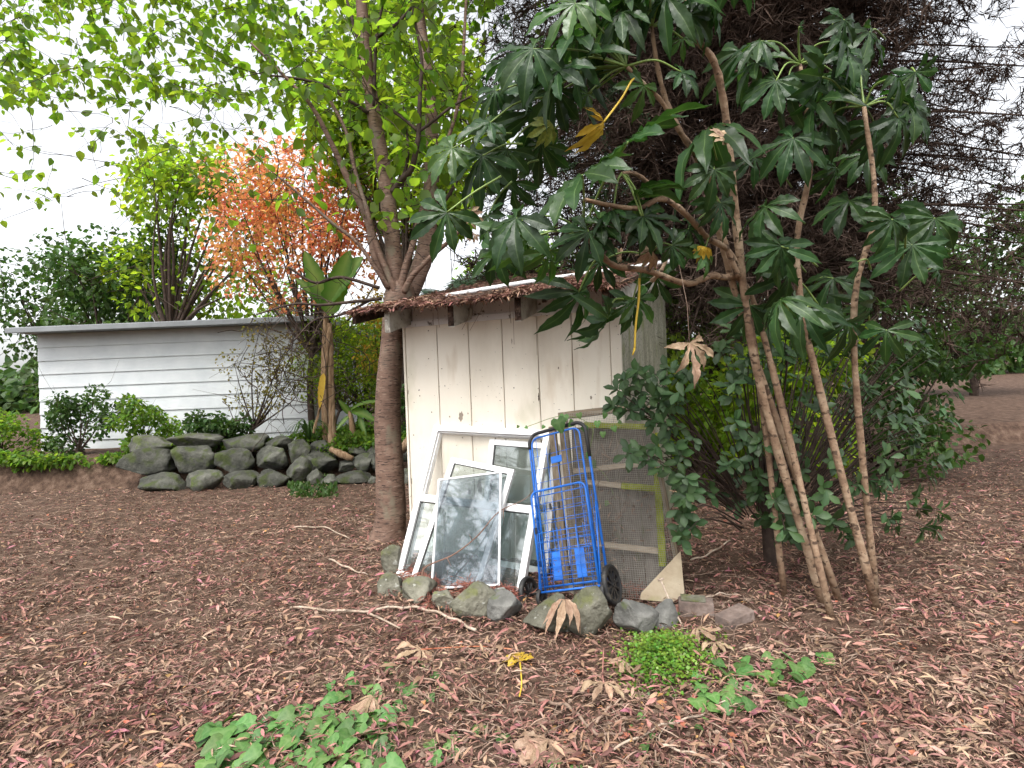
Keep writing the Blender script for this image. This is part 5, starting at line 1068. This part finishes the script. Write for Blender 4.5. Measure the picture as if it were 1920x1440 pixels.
b = MB(); n = 2300; px = rng.normal(1245, 42, n); py = rng.normal(1238, 26, n); px = np.concatenate([px, rng.uniform(1165, 1360, 260)]); py = np.concatenate([py, rng.uniform(1172, 1290, 260)]); n = len(px)
pts = np.array([G(a, c) for a, c in zip(px, py)]); hump = .075 * np.exp(-((px - 1245) / 60) ** 2 - ((py - 1235) / 38) ** 2)
pts[:, 2] = gz(pts[:, 0], pts[:, 1]) + .008 + hump * rng.random(n) ** .5 + .02 * rng.random(n)
M = basis(rng.normal(0, 1, (n, 3)) * [1, 1, .3], rng.normal(0, .4, (n, 3)) + np.array([0, -.3, 1])) * rng.uniform(.009, .019, n)[:, None, None]
b.inst(LEAF_ROUND[0], LEAF_ROUND[1], M, pts, LEAF_ROUND[2])
tag(b.build('ground_cover', m_cover, None, True, True), 'mound of tiny round bright green leaves below the veined stone', 'ground cover', kind='stuff')
b = MB()                                          # grass tuft and weeds by the stream
n = 520; px = rng.uniform(545, 630, n); py = rng.uniform(895, 935, n); pts = np.array([G(a, c) for a, c in zip(px, py)]); M = basis(rng.normal(0, .5, (n, 3)) + [0, 0, 1.], rng.normal(0, 1, (n, 3))) * rng.uniform(.03, .11, n)[:, None, None]; b.inst(LEAF_SMALL[0], LEAF_SMALL[1], M, pts)
tag(b.build('grass', m_green2), 'small patch of grass and weeds beside the stream stones', 'grass', kind='stuff')
# vine on the wire panel
vn = []
ivs = [(1045, 786, .10), (1058, 778, .06), (1075, 790, .05), (1095, 800, .05), (1120, 790, .045), (1135, 775, .04), (1150, 800, .04), (1020, 798, .025), (985, 800, .022), (972, 798, .02), (1110, 865, .05), (1105, 850, .04), (1150, 955, .04), (1165, 985, .06), (1140, 940, .035), (1130, 810, .04), (1160, 790, .03), (1085, 775, .04)]
vt = thing('climbing_vine', 'thin vine with soft green leaves threaded through the wire panel top', 'vine', P(1100, 1100, 3.7)); vi = Matrix.Translation(-Vector(vt.location))
for (px, py, s_) in ivs:
    g = P(px, py, 3.78 if py < 830 else 3.8); lo = link('leaf', ME_IVY, None, vt); lo.matrix_parent_inverse = vi; yd = np.array([random.gauss(0, .6), -.2, -.8]); lo.matrix_basis = leaf_M(g, g + yd, (random.gauss(0, .3), -1, .4), s_)
b = MB(); b.tube(smooth_path([P(1130, 1105, 3.78), P(1160, 990, 3.8), P(1140, 900, 3.8), P(1105, 860, 3.8), P(1110, 800, 3.8), P(1055, 780, 3.82), P(985, 801, 3.95)], 5), .0022, 5); o = b.build('stem', m_petiole, vt, True); o.matrix_parent_inverse = vi

# ================================================================== FALLEN LEAVES, STICKS AND BITS ON THE GROUND
def fallen(name, label, me, px, py, tpx, tpy, size, nh=(0, -.15, 1), z=.03, pet=None, pm=None):
    g = G(px, py, z); t_ = G(tpx, tpy, z); o = thing(name, label, 'leaf', (g[0], g[1], float(gz(g[0], g[1])))); inv = Matrix.Translation(-Vector(o.location)); lo = link('blade', me, None, o); lo.matrix_parent_inverse = inv; lo.matrix_basis = leaf_M(g, t_, nh, size)
    if pet:
        b = MB(); q = [g] + [G(*p_, .025) for p_ in pet]; b.tube(smooth_path(q, 6), np.linspace(.004, .003, (len(q) - 1) * 6 + 1), 6); s_ = b.build('petiole', pm or m_twig, o, True); s_.matrix_parent_inverse = inv
fallen('dry_leaf', 'dry tan palmate leaf with upturned lobes lying above the ivy', FDRY[0], 790, 1218, 745, 1245, .14, (.2, -.3, 1), .05, [(830, 1215), (900, 1212), (960, 1217)], m_rust)
fallen('dry_leaf', 'curled brown palmate leaf half buried in the ivy patch', FDRY[2], 700, 1308, 650, 1335, .14, (.1, -.4, 1), .06)
fallen('dry_leaf', 'tan palmate leaf with drooping fingers in the middle of the litter', FDRY[0], 1132, 1280, 1128, 1322, .13, (0, -.5, 1), .06, [(1130, 1262), (1132, 1215)], m_pink)
fallen('dry_leaf', 'small brown crumpled leaf touching the ground cover', FDRY[3], 1170, 1240, 1160, 1270, .11, (.3, -.4, 1), .05)
fallen('dry_leaf', 'large flat dry palmate leaf with deep slits lying face up', FATSDRY[1].mesh('leaf', True, True), 1028, 1386, 1005, 1440, .17, (0, -.35, 1), .035)
bpy.data.objects[-1] if False else None
for o_ in COL.objects:
    if o_.name.startswith('blade') and not o_.data.materials: o_.data.materials.append(m_fatd)
fallen('dry_leaf', 'crumpled tan leaf hanging over the broad stone', FDRY[2], 1058, 1124, 1068, 1172, .15, (.1, -.8, .6), .20)
fallen('dry_leaf', 'pale brown leaf curled up beside the old brick', FDRY[3], 1308, 1178, 1350, 1205, .15, (-.2, -.5, 1), .05)
fallen('dry_leaf', 'dark brown rotting leaf between the brick and the leafy clump', FDRY[0], 1340, 1205, 1358, 1235, .11, (0, -.4, 1), .04)
fallen('yellow_leaf', 'yellow fallen leaf with long bright yellow stalk on the litter', FYEL[1], 975, 1240, 960, 1220, .12, (.1, -.5, 1), .03, [(977, 1262), (978, 1285), (974, 1306)], m_pety)
fallen('dry_leaf', 'orange brown withered sprig lying flat on the litter', FDRY[3], 835, 1300, 875, 1306, .06, (0, 0, 1), .02)
fallen('dry_leaf', 'brown curled leaf caught low on the dark leaved bush', FDRY[1], 1262, 920, 1272, 930, .05, (0, -1, .3), .38)
def stick(label, pts, r0, r1, m=None, z=.03, branch=None):
    q = smooth_path([G(px, py, z) for px, py in pts], 6); q[:, 2] = gz(q[:, 0], q[:, 1]) + z * .8 + .006 * np.sin(np.arange(len(q)) * 1.3); b = MB(); b.tube(q, np.linspace(r0, r1, len(q)), 7, True, .06)
    if branch: bq = smooth_path([G(px, py, z) for px, py in branch], 5); b.tube(bq, np.linspace(r1, r1 * .5, len(bq)), 6)
    tag(b.build('stick', m or m_stickpale, smooth=True), label, 'stick')
stick('long pale curved stick lying below the stone row', [(545, 1139), (650, 1150), (740, 1139), (800, 1142), (850, 1160), (892, 1186)], .007, .008, branch=[(690, 1150), (710, 1158), (750, 1178)])
stick('thick brown root-like stick bending through the litter', [(1010, 1308), (1060, 1318), (1090, 1345), (1122, 1376), (1168, 1374)], .008, .005, m_twig)
stick('short thick stick pointing at the tan palmate leaf', [(1118, 1354), (1140, 1330), (1166, 1310)], .006, .004, m_twig)
stick('thin pale stick angled across the corner of the litter', [(1150, 1405), (1240, 1362), (1300, 1340), (1372, 1300)], .005, .003)
stick('thin bent pale stick forking in the litter', [(1240, 1398), (1300, 1412), (1372, 1436)], .005, .003, branch=[(1245, 1400), (1236, 1380), (1262, 1345)])
stick('pale bark strip lying flat on the open litter before the tree', [(618, 1052), (655, 1066), (690, 1078)], .008, .004)
stick('long thin stick on the open litter before the tree', [(550, 991), (610, 990), (655, 1008)], .008, .005)
stick('dark thin stick near the bark strip', [(550, 1110), (575, 1098), (602, 1085)], .006, .004, m_twigdk)
stick('thin reddish stick pointing to the mossy stone by the tree', [(620, 1035), (680, 1030), (706, 1028)], .006, .004, m_twig)
stick('brown trailing ivy stem crossing the litter', [(790, 1345), (830, 1353), (900, 1385), (960, 1400)], .004, .003, m_twigdk)
stick('curved grey twig arching over the bare soil by the bush', [(1295, 1048), (1335, 1035), (1368, 1010)], .008, .005)
stick('wiry pale twig beside the old brick', [(1320, 1120), (1350, 1112), (1390, 1118)], .005, .003)
bk = G(1305, 1150); o = thing('brick', 'dark weathered brick beside the plywood corner piece', 'brick', (bk[0], bk[1], 0)); o.rotation_euler = (.03, .02, -.25); bevel_box('body', -.095, .095, -.05, .05, -.01, .078, m_brick, o, .009, 2, .004); bevel_box('mortar_lump', -.08, .05, -.040, .045, .0785, .088, m_stone, o, .004, 2, .004)
bk = G(1365, 1170); o = thing('brick', 'reddish brown brick half sunk beyond the dark brick', 'brick', (bk[0] + .04, bk[1], 0)); o.rotation_euler = (.05, -.1, .5); bevel_box('body', -.10, .10, -.05, .05, -.02, .066, m_brick, o, .008, 2, .004)
# rusty needles heaped among the stones
b = MB(); n = 1500; sel = rng.integers(0, 6, n); ctr = np.array([(775, 1085), (805, 1100), (880, 1108), (1195, 1108), (820, 1135), (950, 1125)]); c_ = ctr[sel] + rng.normal(0, 1, (n, 2)) * [14, 7]
pts = np.array([G(a, c) for a, c in c_]); pts[:, 2] = .02 + .05 * rng.random(n); M = basis(rng.normal(0, 1, (n, 3)) * [1, 1, .35], rng.normal(0, 1, (n, 3)) + [0, 0, 1]) * rng.uniform(.03, .08, n)[:, None, None]; M[:, :, 0] *= .35; b.inst(LEAF_LITTER[0], LEAF_LITTER[1], M, pts)
tag(b.build('red_needles', mat('red_needles', [(.3, (.22, .06, .05)), (.7, (.34, .15, .10))], 5, rough=.7, bump=0, vary=.4)), 'rust red needles heaped between the stones and the windows', 'needles', kind='stuff')

# ================================================================== trees at the camera's back (seen only as reflections in the panes)
def lacy_conifer(label, base, h, r0, nb, ns):
    t = thing('conifer_tree', label, 'tree', (base[0], base[1], 0)); b = MB(); b.tube([(0, 0, -.2), (.05, 0, h * .5), (0, 0, h)], [.2, .14, .03], 10); tp = []
    for i in range(nb):
        z = rng.uniform(1.6, h * .97); a = rng.uniform(0, 6.283); L = r0 * (1.05 - z / h) * rng.uniform(.7, 1.2) + .3; d = np.array([math.cos(a), math.sin(a), .1]); q = smooth_path([np.array([0, 0, z]), np.array([0, 0, z + .1]) + d * L * .5, np.array([0, 0, z - .25 * L]) + d * L], 5); b.tube(q, np.linspace(.03, .006, len(q)), 5, False); tp.append(q[2:])
    b.build('trunk', m_twigdk, t, True); pos, M, p0, d, L = sprays(ns, np.concatenate(tp), .5, 40, .13, .02, .12, .5); b = MB(); b.inst(strip[0], strip[1], M, pos); b.build('crown', m_conifg, t)
lacy_conifer('feathery dark conifer reflected in the leaning window panes', (-6.6, .2), 7.5, 2.4, 46, 420)
lacy_conifer('taller conifer reflected behind the feathery one in the panes', (-10.5, -4.5), 10, 2.8, 50, 380)
tree('broadleaf_tree', 'leafy tree overhanging from behind the viewpoint', (3.4, -5.5), 9, (0, 0, 5.2, 3.0, 2.2, 3.0), m_green2, 5200, .10, .18, .14, LEAF_CHERRY, 26, bare=3)
